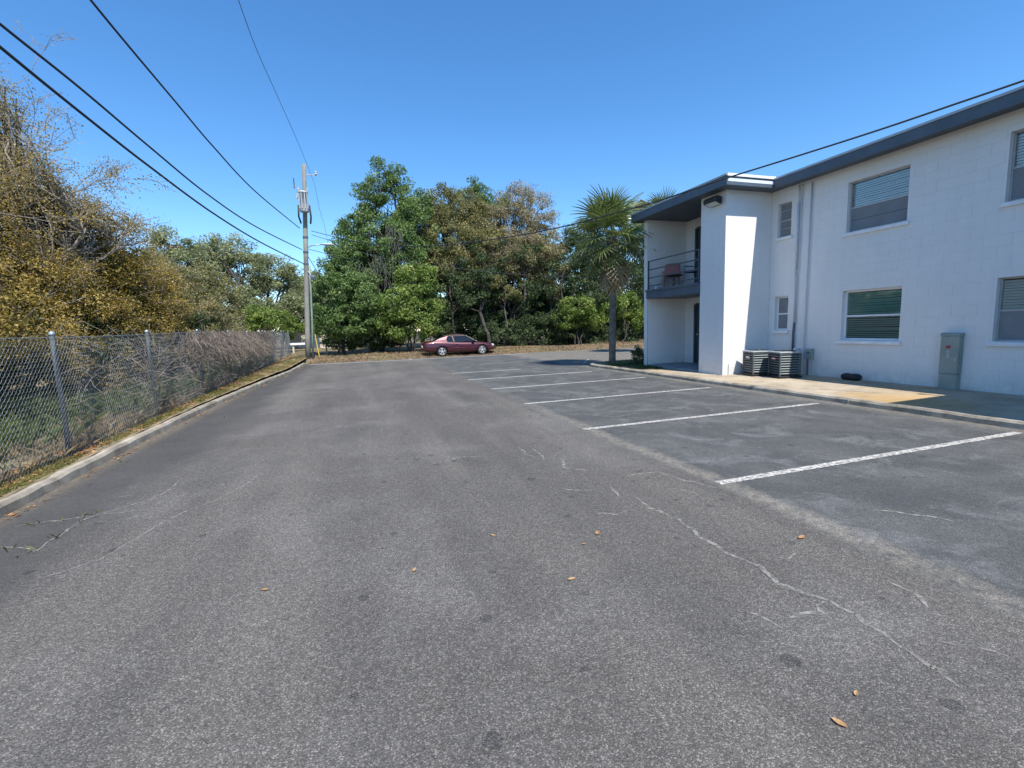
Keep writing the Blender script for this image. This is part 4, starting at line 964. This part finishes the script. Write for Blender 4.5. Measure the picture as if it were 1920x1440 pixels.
make_tree('pale_tree', 'olive tree top showing above the balcony roof corner', base_at(1215, 38),
    [ell(1215, 400, 38, 40, 26), ell(1195, 420, 37, 40, 40), ell(1260, 400, 38, 30, 26)], 'lf_olive', 7000, .18, 70, .5, .16, 1, GB, seed=14)
make_tree('leafy_shrub', 'bright green bushy shrub right of the utility pole', base_at(640, 31.6),
    [ell(645, 530, 31.8, 46, 36), ell(665, 560, 31.4, 46, 40), ell(620, 560, 31.6, 34, 44), ell(690, 590, 31.4, 36, 44), ell(640, 600, 31.2, 46, 40), ell(610, 610, 31.6, 26, 36)], 'lf_fresh', 21000, .19, 170, .45, .08, 4, GB, cat='shrub', seed=21)
make_tree('leafy_shrub', 'yellow-green shrub with sunlit leaves left of the maroon car', base_at(770, 30.6),
    [ell(775, 530, 31, 36, 30), ell(800, 560, 30.8, 28, 40), ell(750, 570, 30.6, 40, 40), ell(785, 600, 30.6, 38, 36), ell(745, 610, 30.6, 34, 30), ell(800, 520, 31, 22, 22)], 'lf_bright', 15000, .19, 140, .42, .06, 4, GB, cat='shrub', seed=22)
make_tree('leafy_shrub', 'dark low shrub in the shade under the vine-clad tree', base_at(700, 31.8),
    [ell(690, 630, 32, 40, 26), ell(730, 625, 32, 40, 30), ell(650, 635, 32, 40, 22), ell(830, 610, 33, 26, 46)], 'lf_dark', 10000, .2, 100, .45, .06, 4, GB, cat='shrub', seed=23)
make_tree('leafy_shrub', 'sunlit yellow-green shrub left of the palm trunk', base_at(1085, 30.8),
    [ell(1080, 575, 31, 34, 24), ell(1110, 590, 31, 30, 26), ell(1065, 600, 31, 24, 16)], 'lf_bright', 6500, .19, 70, .4, .05, 4, GB, cat='shrub', seed=24)
make_tree('leafy_shrub', 'sunlit yellow-green shrub right of the palm trunk', base_at(1175, 30.8),
    [ell(1170, 575, 31, 30, 26), ell(1195, 590, 31, 24, 30), ell(1150, 560, 31, 20, 16)], 'lf_bright', 5500, .19, 60, .4, .05, 4, GB, cat='shrub', seed=25)
make_tree('leafy_shrub', 'shaded low shrubs growing along the verge behind the palm', base_at(1100, 31.5),
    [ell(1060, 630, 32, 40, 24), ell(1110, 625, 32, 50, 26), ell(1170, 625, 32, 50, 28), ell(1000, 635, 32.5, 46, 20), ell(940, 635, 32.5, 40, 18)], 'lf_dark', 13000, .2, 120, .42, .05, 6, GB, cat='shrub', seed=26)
# slim trunks standing under the canopy
for i, (px, Y, r, ly) in enumerate([(862, 32.2, .09, 'palest slim trunk behind the car roof'), (918, 31.6, .15, 'thick dark trunk just behind the car nose'), (945, 32.4, .08, 'slim leaning trunk right of the thick dark trunk'), (985, 32.2, .10, 'slim trunk midway between the car and the palm'), (1018, 32.6, .07, 'thin trunk at the edge of the brown tree'), (1062, 32.3, .09, 'trunk in the shade left of the palm'), (1108, 32.6, .08, 'thin trunk directly behind the palm')]):
    b = np.array(base_at(px, Y)); t_ = np.array(ony(px+random.uniform(-22, 22), 500, Y+.6)); rng = np.random.default_rng(40+i)
    e = empty('slim_tree', tuple(b), 0, ly, 'tree', 'slim trunks under the far canopy'); A0, A1, R0, R1 = [], [], [], []
    pts, rr = limb(b, t_, r, r*.5, rng, .05, 7); A0.append(pts[:-1]); A1.append(pts[1:]); R0.append(rr[:-1]); R1.append(rr[1:]); ends = []
    for k in range(9):
        s0 = pts[rng.integers(3, 8)]; q = s0+np.array([rng.normal(0, .9), rng.normal(0, .7), rng.uniform(.3, 1.6)]); p2, r2 = limb(s0, q, r*.35, .012, rng, .1, 4); A0.append(p2[:-1]); A1.append(p2[1:]); R0.append(r2[:-1]); R1.append(r2[1:]); ends.append(q)
    V, F = segs(np.concatenate(A0)-b, np.concatenate(A1)-b, np.concatenate(R0), np.concatenate(R1), 6); link_mesh('trunk', np_mesh('trunk', V, F, True), M['bark'], e)
    P, O, T, C = crown_points([(q, np.array([.5, .5, .4])) for q in ends], 18, 900, .35, .3, rng); V, F = leaf_quads(P, .17, O, .5, .3, rng); link_mesh('crown', np_mesh('crown', V-b, F, tint=T), M['lf_dark'], e)
# trees further back that close the view
for i, (px, Y) in enumerate([(860, 38.), (930, 37.), (1000, 38.), (1070, 37.), (1140, 38.), (1210, 37.)]):
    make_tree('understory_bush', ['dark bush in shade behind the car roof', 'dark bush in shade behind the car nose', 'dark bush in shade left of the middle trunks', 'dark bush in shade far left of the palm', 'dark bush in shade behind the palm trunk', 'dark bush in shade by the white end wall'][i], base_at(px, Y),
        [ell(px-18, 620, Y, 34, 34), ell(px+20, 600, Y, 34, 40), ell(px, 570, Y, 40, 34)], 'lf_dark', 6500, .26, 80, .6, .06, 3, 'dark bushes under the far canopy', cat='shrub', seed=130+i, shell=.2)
GW = 'trees standing behind the verge'
for i, (px, Y, w, h, mt, lb) in enumerate([(600, 46, 60, 60, 'lf_oak', 'hazy green tree far behind the utility pole'), (680, 44, 70, 180, 'lf_fresh', 'green tree filling in behind the vine-clad tree'), (790, 45, 70, 175, 'lf_dark', 'dark tree far behind the yellow-green shrub'), (900, 45, 80, 180, 'lf_dark', 'dark tree far behind the maroon car'), (1010, 45, 80, 170, 'lf_dark', 'dark tree far behind the thinning brown tree'), (1120, 44, 80, 150, 'lf_dark', 'dark tree far behind the palm'), (1240, 44, 80, 90, 'lf_dark', 'dark tree hidden largely by the balcony corner')]):
    b = ony(px, 640, Y); b[2] = .2
    make_tree('background_tree', lb, tuple(b), [ell(px, 590, Y, w, 50), ell(px-20, 560-h*.4, Y, w*.6, h*.45), ell(px+25, 570-h*.3, Y, w*.55, h*.4)], mt, 13000, .3, 150, .8, .2, 2, GW, seed=60+i, shell=.2)

# --- left side, behind the fence
def lbase(px, Y): p = ony(px, 640, Y); return (float(p[0]), Y, verge_z(float(p[0]), min(Y, 29))-.1)
GL = 'trees behind the chain-link fence'
make_tree('live_oak', 'spreading grey-green live oak beyond the end of the fence', lbase(470, 42),
    [ell(425, 470, 42, 42, 34), ell(395, 500, 42, 40, 40), ell(460, 510, 42, 46, 40), ell(505, 510, 42, 36, 40), ell(540, 530, 42, 28, 34), ell(490, 560, 41, 50, 40), ell(545, 585, 41, 30, 40), ell(440, 585, 41, 36, 30)], 'lf_oak', 26000, .2, 210, .6, .28, 2, GL, seed=31)
make_tree('live_oak', 'grey-green oak crown rising left of the live oak', lbase(330, 38),
    [ell(330, 460, 38, 40, 30), ell(300, 490, 38, 40, 40), ell(360, 500, 38, 40, 40), ell(330, 540, 37, 60, 44), ell(270, 530, 37, 50, 60)], 'lf_oak', 18000, .19, 150, .55, .22, 1, GL, seed=32)
make_tree('rust_shrub', 'orange and olive leafed bush overhanging the middle of the fence', lbase(385, 26),
    [ell(380, 530, 26, 40, 34), ell(410, 560, 26, 34, 40), ell(345, 560, 25, 40, 44), ell(375, 600, 24, 60, 34), ell(430, 600, 27, 26, 30)], 'lf_olive', 15000, .13, 150, .4, .09, 3, GL, cat='shrub', seed=33)
make_tree('green_shrub', 'green leafy bush just past the dry vine on the fence', lbase(500, 34),
    [ell(470, 600, 33, 40, 26), ell(520, 605, 34, 36, 26), ell(548, 615, 36, 22, 22)], 'lf_bright', 7000, .17, 80, .4, .06, 3, GL, cat='shrub', seed=34)
make_tree('green_shrub', 'dark green bush behind the third fence post', lbase(300, 18),
    [ell(300, 590, 18, 40, 26), ell(340, 605, 19, 36, 22), ell(270, 605, 17, 36, 26), ell(240, 640, 15, 30, 30)], 'lf_dark', 9000, .12, 110, .35, .06, 3, GL, cat='shrub', seed=35)

def twiggy_tree(name, label, base, seed, leaders, leafm, nl, leaf, spread=1., rr=.13):
    """half-bare tree: repeated forking down to fine twigs, small leaves along the twigs"""
    rng = np.random.default_rng(seed); root = empty(name, tuple(base), 0, label, 'tree', GL); base = np.array(base, float)
    A0, A1, R0, R1, T0, T1 = [], [], [], [], [], []
    def grow(p, d, L_, r, lev):
        n = 4; q = p
        for k in range(n):
            d = d+rng.normal(size=3)*.13+np.array([0, 0, .03 if lev < 3 else -.02]); d /= np.linalg.norm(d); q2 = q+d*L_/n
            a, b = r*(1-.5*k/n), r*(1-.5*(k+1)/n); A0.append(q); A1.append(q2); R0.append(a); R1.append(b)
            if lev >= 3: T0.append(q); T1.append(q2)
            q = q2
            if lev < 5 and k >= 1:
                for _ in range(rng.integers(1, 3)):
                    e = d+rng.normal(size=3)*.62*spread; e /= np.linalg.norm(e); grow(q, e, L_*rng.uniform(.5, .72), b*.6, lev+1)
    for (d, L_) in leaders: d = np.array(d, float); grow(base+rng.normal(size=3)*.12*np.array([1, 1, 0]), d/np.linalg.norm(d), L_, rr, 1)
    A0, A1 = np.array(A0), np.array(A1); V, F = segs(A0-base, A1-base, np.maximum(np.array(R0), .005), np.maximum(np.array(R1), .004), 4)
    link_mesh('branches', np_mesh('branches', V, F, True), M['twig'], root)
    T0, T1 = np.array(T0), np.array(T1); h = np.array([min(1, max(0, (z-1.0)/6.5)) for z in T0[:, 2]])
    w = 1.25-.8*h; w /= w.sum(); idx = rng.choice(len(T0), nl, p=w); u = rng.uniform(0, 1, (nl, 1)); P = T0[idx]+(T1-T0)[idx]*u+rng.normal(size=(nl, 3))*.07
    V, F = leaf_quads(P, leaf, None, .55, .3, rng); cl = rng.normal(.5, .2, len(T0))[idx//6*6 % len(T0)]
    link_mesh('crown', np_mesh('crown', V-base, F, tint=np.clip(cl+rng.normal(0, .17, nl), 0, 1)), M[leafm], root)
    return root
twiggy_tree('half_bare_tree', 'large half-bare tree with rusty leaves at the left edge', (-8.0, 11.8, .1), 51, [((-.1, 0, 1), 4.2), ((.10, .15, 1), 3.9), ((.32, -.05, .9), 3.0), ((-.4, .3, .9), 3.6), ((.25, .7, .8), 3.0), ((.1, -.5, .9), 3.2), ((.4, .4, .7), 2.6)], 'lf_rust', 120000, .043)
twiggy_tree('half_bare_tree', 'twiggy rusty-leafed tree behind the second fence post', (-7.0, 16.0, .1), 52, [((.15, 0, 1), 2.6), ((.5, .3, .8), 2.3), ((-.4, .2, .9), 2.6), ((.2, -.6, .7), 2.2)], 'lf_rust', 65000, .052)
twiggy_tree('half_bare_tree', 'lower twiggy tree with olive leaves right of the rusty trees', (-7.6, 21.5, .1), 53, [((.15, .1, 1), 2.3), ((.5, .0, .8), 2.0), ((-.4, .2, .9), 2.1)], 'lf_olive', 36000, .07)
make_tree('rust_shrub', 'dense rusty undergrowth bush behind the nearest fence post', (-7.0, 9.6, .1),
    [(np.array([-6.6, 9.2, 1.9]), np.array([1.5, 1.6, 1.0])), (np.array([-6.4, 11.5, 2.2]), np.array([1.4, 1.6, 1.1])), (np.array([-7.8, 10.5, 2.8]), np.array([1.5, 1.5, 1.2])), (np.array([-6.2, 13.6, 2.0]), np.array([1.2, 1.5, 1.0]))], 'lf_rust', 30000, .065, 300, .34, .07, 5, GL, cat='shrub', seed=37, shell=.35)
make_tree('golden_tree', 'dense golden-olive leafed tree filling the left edge above the fence', lbase(60, 14),
    [ell(30, 420, 14, 70, 50), ell(110, 440, 14.5, 70, 50), ell(40, 500, 14, 90, 60), ell(150, 500, 14.5, 80, 55), ell(215, 520, 15.5, 60, 50), ell(90, 570, 14, 110, 50), ell(210, 570, 15.5, 70, 44), ell(275, 540, 17, 44, 50), ell(-60, 430, 14, 80, 90)], 'lf_rust', 52000, .085, 420, .34, .13, 2, GL, seed=39, shell=.45, twigs=3., bark='twig')
make_tree('wispy_tree', 'tall wispy brown-leafed tree climbing to the upper left corner', lbase(10, 13),
    [ell(0, 190, 13, 36, 44), ell(15, 270, 13, 46, 50), ell(50, 340, 13, 60, 46), ell(110, 375, 13.5, 56, 36), ell(175, 405, 14, 54, 32), ell(235, 430, 15, 44, 26), ell(0, 370, 13, 60, 60), ell(-70, 250, 13, 60, 110)], 'lf_brown', 20000, .05, 340, .32, .10, 2, GL, seed=43, shell=.3, twigs=4., bark='twig')
make_tree('rust_shrub', 'dark olive undergrowth bush below the half-bare trees', (-6.6, 14.5, .1),
    [(np.array([-6.3, 12.6, 1.3]), np.array([1.0, 1.6, .9])), (np.array([-6.2, 15.4, 1.5]), np.array([1.0, 1.6, 1.0])), (np.array([-6.4, 18.5, 1.5]), np.array([1.0, 1.8, 1.1])), (np.array([-6.9, 9.0, 1.0]), np.array([1.0, 1.6, .7]))], 'lf_dark', 18000, .09, 200, .32, .05, 5, GL, cat='shrub', seed=38, shell=.3)
# dark wood closing the view on the left
for i, (x, y, lb) in enumerate([(-13, 14, 'dark tree deep behind the half-bare tree'), (-13, 20, 'dark tree deep behind the twiggy olive tree'), (-14, 27, 'dark tree deep behind the grey-green oak'), (-12, 9.5, 'dark tree deep behind the nearest fence panel')]):
    make_tree('background_tree', lb, (x, y, .1), [(np.array([x, y, 2.0]), np.array([2.4, 3.2, 1.8])), (np.array([x+.5, y+1, 3.0]), np.array([2, 2.4, 1.3]))], ['lf_olive', 'lf_dark'][i % 2], 9000, .17, 110, .55, .14, 3, 'trees deep behind the fence', seed=70+i, shell=.2)

# --- ground cover
def blades(name, P, hgt, wid, mat, rng, lean=.5, label=None, cat=None, parent=None):
    n = len(P); a = rng.uniform(0, 2*math.pi, n); dx = np.stack([np.cos(a), np.sin(a), np.zeros(n)], 1); h = (hgt*rng.uniform(.4, 1.3, n))[:, None]
    l = rng.normal(size=(n, 3))*lean*h; l[:, 2] = 0; w = wid
    V = np.stack([P-dx*w, P+dx*w, P+l*.4+np.array([0, 0, 1])*h*.6+dx*w*.7, P+l+np.array([0, 0, 1])*h], 1).reshape(-1, 3)
    o = link_mesh(name, np_mesh(name, V, np.arange(n*4).reshape(n, 4), tint=np.clip(rng.normal(.45, .25, n), 0, 1)), M[mat], parent)
    return tag(o, label, cat, None, 'stuff')
def scatter(n, x0, x1, y0, y1, zf, rng, power=1., clump=None):
    u = rng.uniform(0, 1, n*3); y = y0+(y1-y0)*u**power; x = rng.uniform(x0, x1, n*3) if not callable(x0) else np.array([x0(v) for v in y])+(np.array([x1(v) for v in y])-np.array([x0(v) for v in y]))*rng.uniform(0, 1, n*3)
    if clump: k = (np.sin(x*clump*1.3+2)+np.sin(y*clump+x*.7)+np.sin(y*clump*2.7+1)+rng.normal(0, .9, n*3)) > .3; x, y = x[k], y[k]
    x, y = x[:n], y[:n]; return np.stack([x, y, np.array([zf(a, b) for a, b in zip(x, y)])], 1)
r1 = np.random.default_rng(101)
blades('verge_grass', scatter(26000, lambda y: fence_x(y)-.15, lambda y: kx(y)-.15, 2, 29, lambda a, b: verge_z(a, b), r1, 1.3, 1.7), .04, .004, 'grass', r1, .7, 'short yellowing grass on the strip between fence and kerb', 'grass')
blades('weeds', scatter(22000, lambda y: fence_x(y)-3.4, lambda y: fence_x(y)-.22, 3, 26, lambda a, b: verge_z(a, b), r1, 1.4, .9), .36, .009, 'weed', r1, .45, 'green weeds growing behind the chain-link fence', 'weeds')
blades('dry_grass', scatter(12000, lambda y: fence_x(y)-1.0, lambda y: fence_x(y)-.01, 2, 30, lambda a, b: verge_z(a, b), r1, 1.2, 1.2), .17, .003, 'drygrass', r1, .5, 'dry tan stalks along the foot of the fence', 'dry grass')
tw = []
for px, py in [(25, 1030), (62, 1033), (100, 1010), (150, 978), (182, 963), (120, 975), (70, 982), (405, 790), (418, 783), (240, 865)]:
    g = gnd(px, py)
    for _ in range(4): tw.append((g[0]+random.gauss(0, .04), g[1]+random.gauss(0, .05), 0))
blades('crack_weeds', np.array(tw), .045, .006, 'weed', r1, .9, 'small green weeds sprouting from cracks by the left kerb', 'weeds')
def litter(name, P, size, label, rng):
    n = len(P); V, F = leaf_quads(P+np.array([0, 0, .012]), size, None, .45, 2.2, rng); return tag(link_mesh(name, np_mesh(name, V, F, tint=np.clip(rng.normal(.45, .25, n), 0, 1)), M['litter']), label, 'leaves', None, 'stuff')
litter('leaf_litter', np.concatenate([scatter(6000, lambda y: fence_x(y)-.25, lambda y: fence_x(y)*.55+kx(y)*.45-.05, 3, 30, lambda a, b: verge_z(a, b), r1, 1.2, 1.5), scatter(2000, lambda y: kx(y)-.5, lambda y: kx(y)-.15, 3, 28, lambda a, b: verge_z(a, b), r1, 1.2)]), .062, 'brown fallen leaves along the foot of the fence', r1)
litter('leaf_litter', np.concatenate([scatter(500, lambda y: kx(y)+.01, lambda y: kx(y)+.14, 3, 26, lambda a, b: .0, r1, 1.2, 2.1)]), .045, 'fallen leaves collected in the gutter of the left kerb', r1)
P = scatter(4500, -2.8, 24, 27.45, 31.5, lambda a, b: farz(a, b), r1, 1.3); litter('leaf_litter', P, .12, 'tan leaf litter on the verge below the far trees', r1)
blades('verge_grass', scatter(5000, -4, 22, 27.6, 31, lambda a, b: farz(a, b), r1, 1., 1.1), .12, .012, 'drygrass', r1, .6, 'dry grass tufts on the verge below the far trees', 'grass')
blades('bed_grass', scatter(9000, 8.66, 11.5, 12.8, 16.6, lambda a, b: .10, r1, 1., 1.4), .07, .006, 'weed', r1, .7, 'green grass in the bed around the palm', 'grass')
# dried vine hanging over the fence
V0, V1 = [], []
rv = np.random.default_rng(77)
for _ in range(2400):
    y = 11.8+12.5*rv.beta(1.5, 1.4); x = fence_x(y)+rv.normal(.02, .07); z = ftop(y)+rv.uniform(-.25, .07); q = np.array([x, y, z]); L_ = rv.uniform(.25, 1.0)*min(1, .35+(y-12)/5)
    d = np.array([rv.normal(0, .25), rv.normal(0, .5), -1.0])
    for j in range(5):
        d = d+rv.normal(size=3)*.35; d[2] -= .15; d /= np.linalg.norm(d); q2 = q+d*L_/5; V0.append(q); V1.append(q2); q = q2
for _ in range(500):
    y = rv.uniform(9, 25); q = np.array([fence_x(y)-rv.uniform(.05, .5), y, rv.uniform(.3, 1.6)]); d = rv.normal(size=3)
    for j in range(5):
        d = d+rv.normal(size=3)*.5; d /= np.linalg.norm(d); q2 = q+d*.16; V0.append(q); V1.append(q2); q = q2
V, F = segs(np.array(V0), np.array(V1), .005, .0045, 3); vo = link_mesh('dry_vine', np_mesh('dry_vine', V, F), M['vine']); tag(vo, 'mat of dry brown vine stems hanging over the fence top', 'vine', None, 'stuff')
# fallen leaves on the asphalt
for i, (px, py, s, lb) in enumerate([(1574, 1358, .075, 'large dry orange leaf lying nearest the camera at right'), (1605, 1302, .05, 'small reddish leaf just above the large orange leaf'), (1120, 1001, .09, 'curled brown leaf on the asphalt centre right of the lane'), (1095, 1021, .05, 'small orange leaf just below the curled brown leaf'), (1503, 1009, .10, 'brown leaf pair near the dusty seam of the stalls'), (777, 1070, .07, 'orange leaf alone in the middle of the lane'), (1072, 1087, .07, 'orange leaf in the lane below the curled brown leaf'), (925, 1005, .06, 'small orange leaf in the lane left of the curled brown leaf'), (497, 1107, .06, 'pale tan leaf on the left half of the lane')]):
    p = gnd(px, py); a = random.uniform(0, 6.28)
    prof = [(-.5, 0), (-.3, .16), (0, .24), (.3, .15), (.5, 0), (.3, -.15), (0, -.24), (-.3, -.16)]
    mb = MB(); mb.v = [(x*s*.8, y*s*.8, .006+.10*s*abs(y)*2+.12*s*x*x*2) for x, y in prof]+[(x*s*.8, 0, .004+.10*s*x*x*2) for x in (-.3, 0, .3)]
    mb.f = [(0, 8, 1), (1, 8, 9, 2), (2, 9, 10, 3), (3, 10, 4), (4, 10, 5), (5, 10, 9, 6), (6, 9, 8, 7), (7, 8, 0)]
    me = mb.mesh('fallen_leaf'); at_ = me.attributes.new('tint', 'FLOAT', 'FACE'); at_.data.foreach_set('value', np.full(len(me.polygons), random.uniform(.35, .9), np.float32))
    o = link_mesh('fallen_leaf', me, M['litter']); o.location = tuple(p); o.rotation_euler = (0, 0, a); tag(o, lb, 'leaf')

# ------------------------------------------------------------------ palms
def frond_mesh(seed, R=.85, n=26, droop=.35, fold=.25, name='frond'):
    """costapalmate fan: petiole along +X then radiating pleated segments; drooping tips"""
    rng = random.Random(seed); V = []; F = []; T = []
    PL_ = .95; pet = [(0, 0, 0), (PL_*.5, 0, .05), (PL_, 0, .0)]
    for k, p in enumerate(pet):
        for (dy, dz) in ((-.018, 0), (.018, 0), (0, .022)): V.append((p[0], p[1]+dy, p[2]+dz))
    for k in range(2):
        for q in range(3): F.append((k*3+q, k*3+(q+1) % 3, k*3+3+(q+1) % 3, k*3+3+q)); T.append(.6)
    for i in range(n):
        a = (i/(n-1)-.5)*R_(250); Ls = R*(.72+.32*math.cos(a*.55))*rng.uniform(.9, 1.08); w = .029
        d = Vector((math.cos(a), math.sin(a), 0)); s = Vector((-math.sin(a), math.cos(a), 0)); o = Vector((PL_+.10*math.cos(a)*(i % 1 == 0), 0, 0)); z0 = .02*(i % 2)
        i0 = len(V); pts = []
        for t in (0, .35, .7, 1.0):
            p = o+d*Ls*t; z = fold*abs(math.sin(a))*Ls*t*.8-droop*Ls*(t**2.3)*(1.0 if t > .5 else .6)-.25*t*t*(d.x > .3)*.3
            ww = w*(.35 if t == 0 else (1.0 if t < .5 else (.75 if t < .9 else .08)))
            V.append(tuple(p-s*ww+Vector((0, 0, z)))); V.append(tuple(p+s*ww+Vector((0, 0, z+z0))))
        tn = min(1, max(0, rng.gauss(.45, .2)))
        for k in range(3): F.append((i0+2*k, i0+2*k+2, i0+2*k+3, i0+2*k+1)); T.append(min(1, tn+.12*k))
    return np_mesh(name, V, F, tint=T)
def palm(loc, H_, crownr, nf, label, seed, skirt=True, tr=.128):
    rng = random.Random(seed); p = empty('sabal_palm', loc, 0, label, 'palm tree')
    pts = [(.05*math.sin(z*.6), .03*math.sin(z*.9), z) for z in np.linspace(-.1, H_, 16)]
    MB().tube(pts, [tr*(1.18 if k == 0 else 1)*rng.uniform(.95, 1.05) for k in range(16)], 12).build('trunk', M['palmbark'], p, smooth=True)
    if skirt:
        for k in range(46):                                       # old leaf bases near the top
            z = H_-1.35+1.5*k/46; a = k*2.4; o = MB().prism([(tr*.9, -.05, 0), (tr*.9, .05, 0), (tr*1.5, .02, .26), (tr*1.5, -.02, .26)], (.03, 0, -.01)).build('leaf_base', M['palmbark'], p); o.location = (.05*math.sin(z*.6), 0, z); o.rotation_euler = (0, 0, a)
    ms = []
    for k in range(4):
        m = frond_mesh(seed*10+k, .92, 24, .22+.07*k, .25); m.materials.append(M['palm']); ms.append(m)
    md = []
    for k in range(2):
        m = frond_mesh(seed*10+7+k, .75, 18, .55, .05); m.materials.append(M['palmdead']); md.append(m)
    for i in range(nf):
        f = i/(nf-1); el = R_(84-128*f**.9+rng.uniform(-12, 12)); az = i*2.39996+rng.uniform(-.2, .2)
        o = link_mesh('frond', ms[i % 4], None, p); o.location = (.05*math.sin(H_*.6), 0, H_+.25-.45*f); o.rotation_euler = (rng.uniform(-.5, .5), -el, az); s = crownr*rng.uniform(.88, 1.1)*(.9+.15*math.sin(f*3.14)); o.scale = (s, s, s)
    if skirt:
        for i in range(24):
            az = i*2.39996+rng.uniform(-.3, .3); el = R_(rng.uniform(-82, -48)); o = link_mesh('dead_frond', md[i % 2], None, p); o.location = (.0, 0, H_-.25-.4*rng.random()); o.rotation_euler = (rng.uniform(-.6, .6), -el, az); s = crownr*rng.uniform(.7, 1.0); o.scale = (s, s, s)
    return p
pg = gnd(1148, 683, .1)
palm((float(pg[0]), float(pg[1]), .1), 4.6, .90, 44, 'cabbage palm with shaggy brown skirt in the bed beside the building', 3)
pb2 = ony(1245, 392, 21); palm((float(pb2[0]), 21, .0), float(pb2[2])-.75, .8, 34, 'second palm whose top shows above the balcony roof', 5)
# little shrub at the end wall
s0 = gnd(1200, 684, .1)
make_tree('low_shrub', 'small dark rounded shrub at the corner of the white end wall', (float(s0[0])-.1, float(s0[1]), .1), [(np.array([s0[0]-.1, s0[1], .45]), np.array([.30, .30, .28])), (np.array([s0[0]-.05, s0[1], .62]), np.array([.2, .2, .2]))], 'lf_dark', 1600, .06, 40, .12, .02, 3, None, cat='shrub', seed=90)
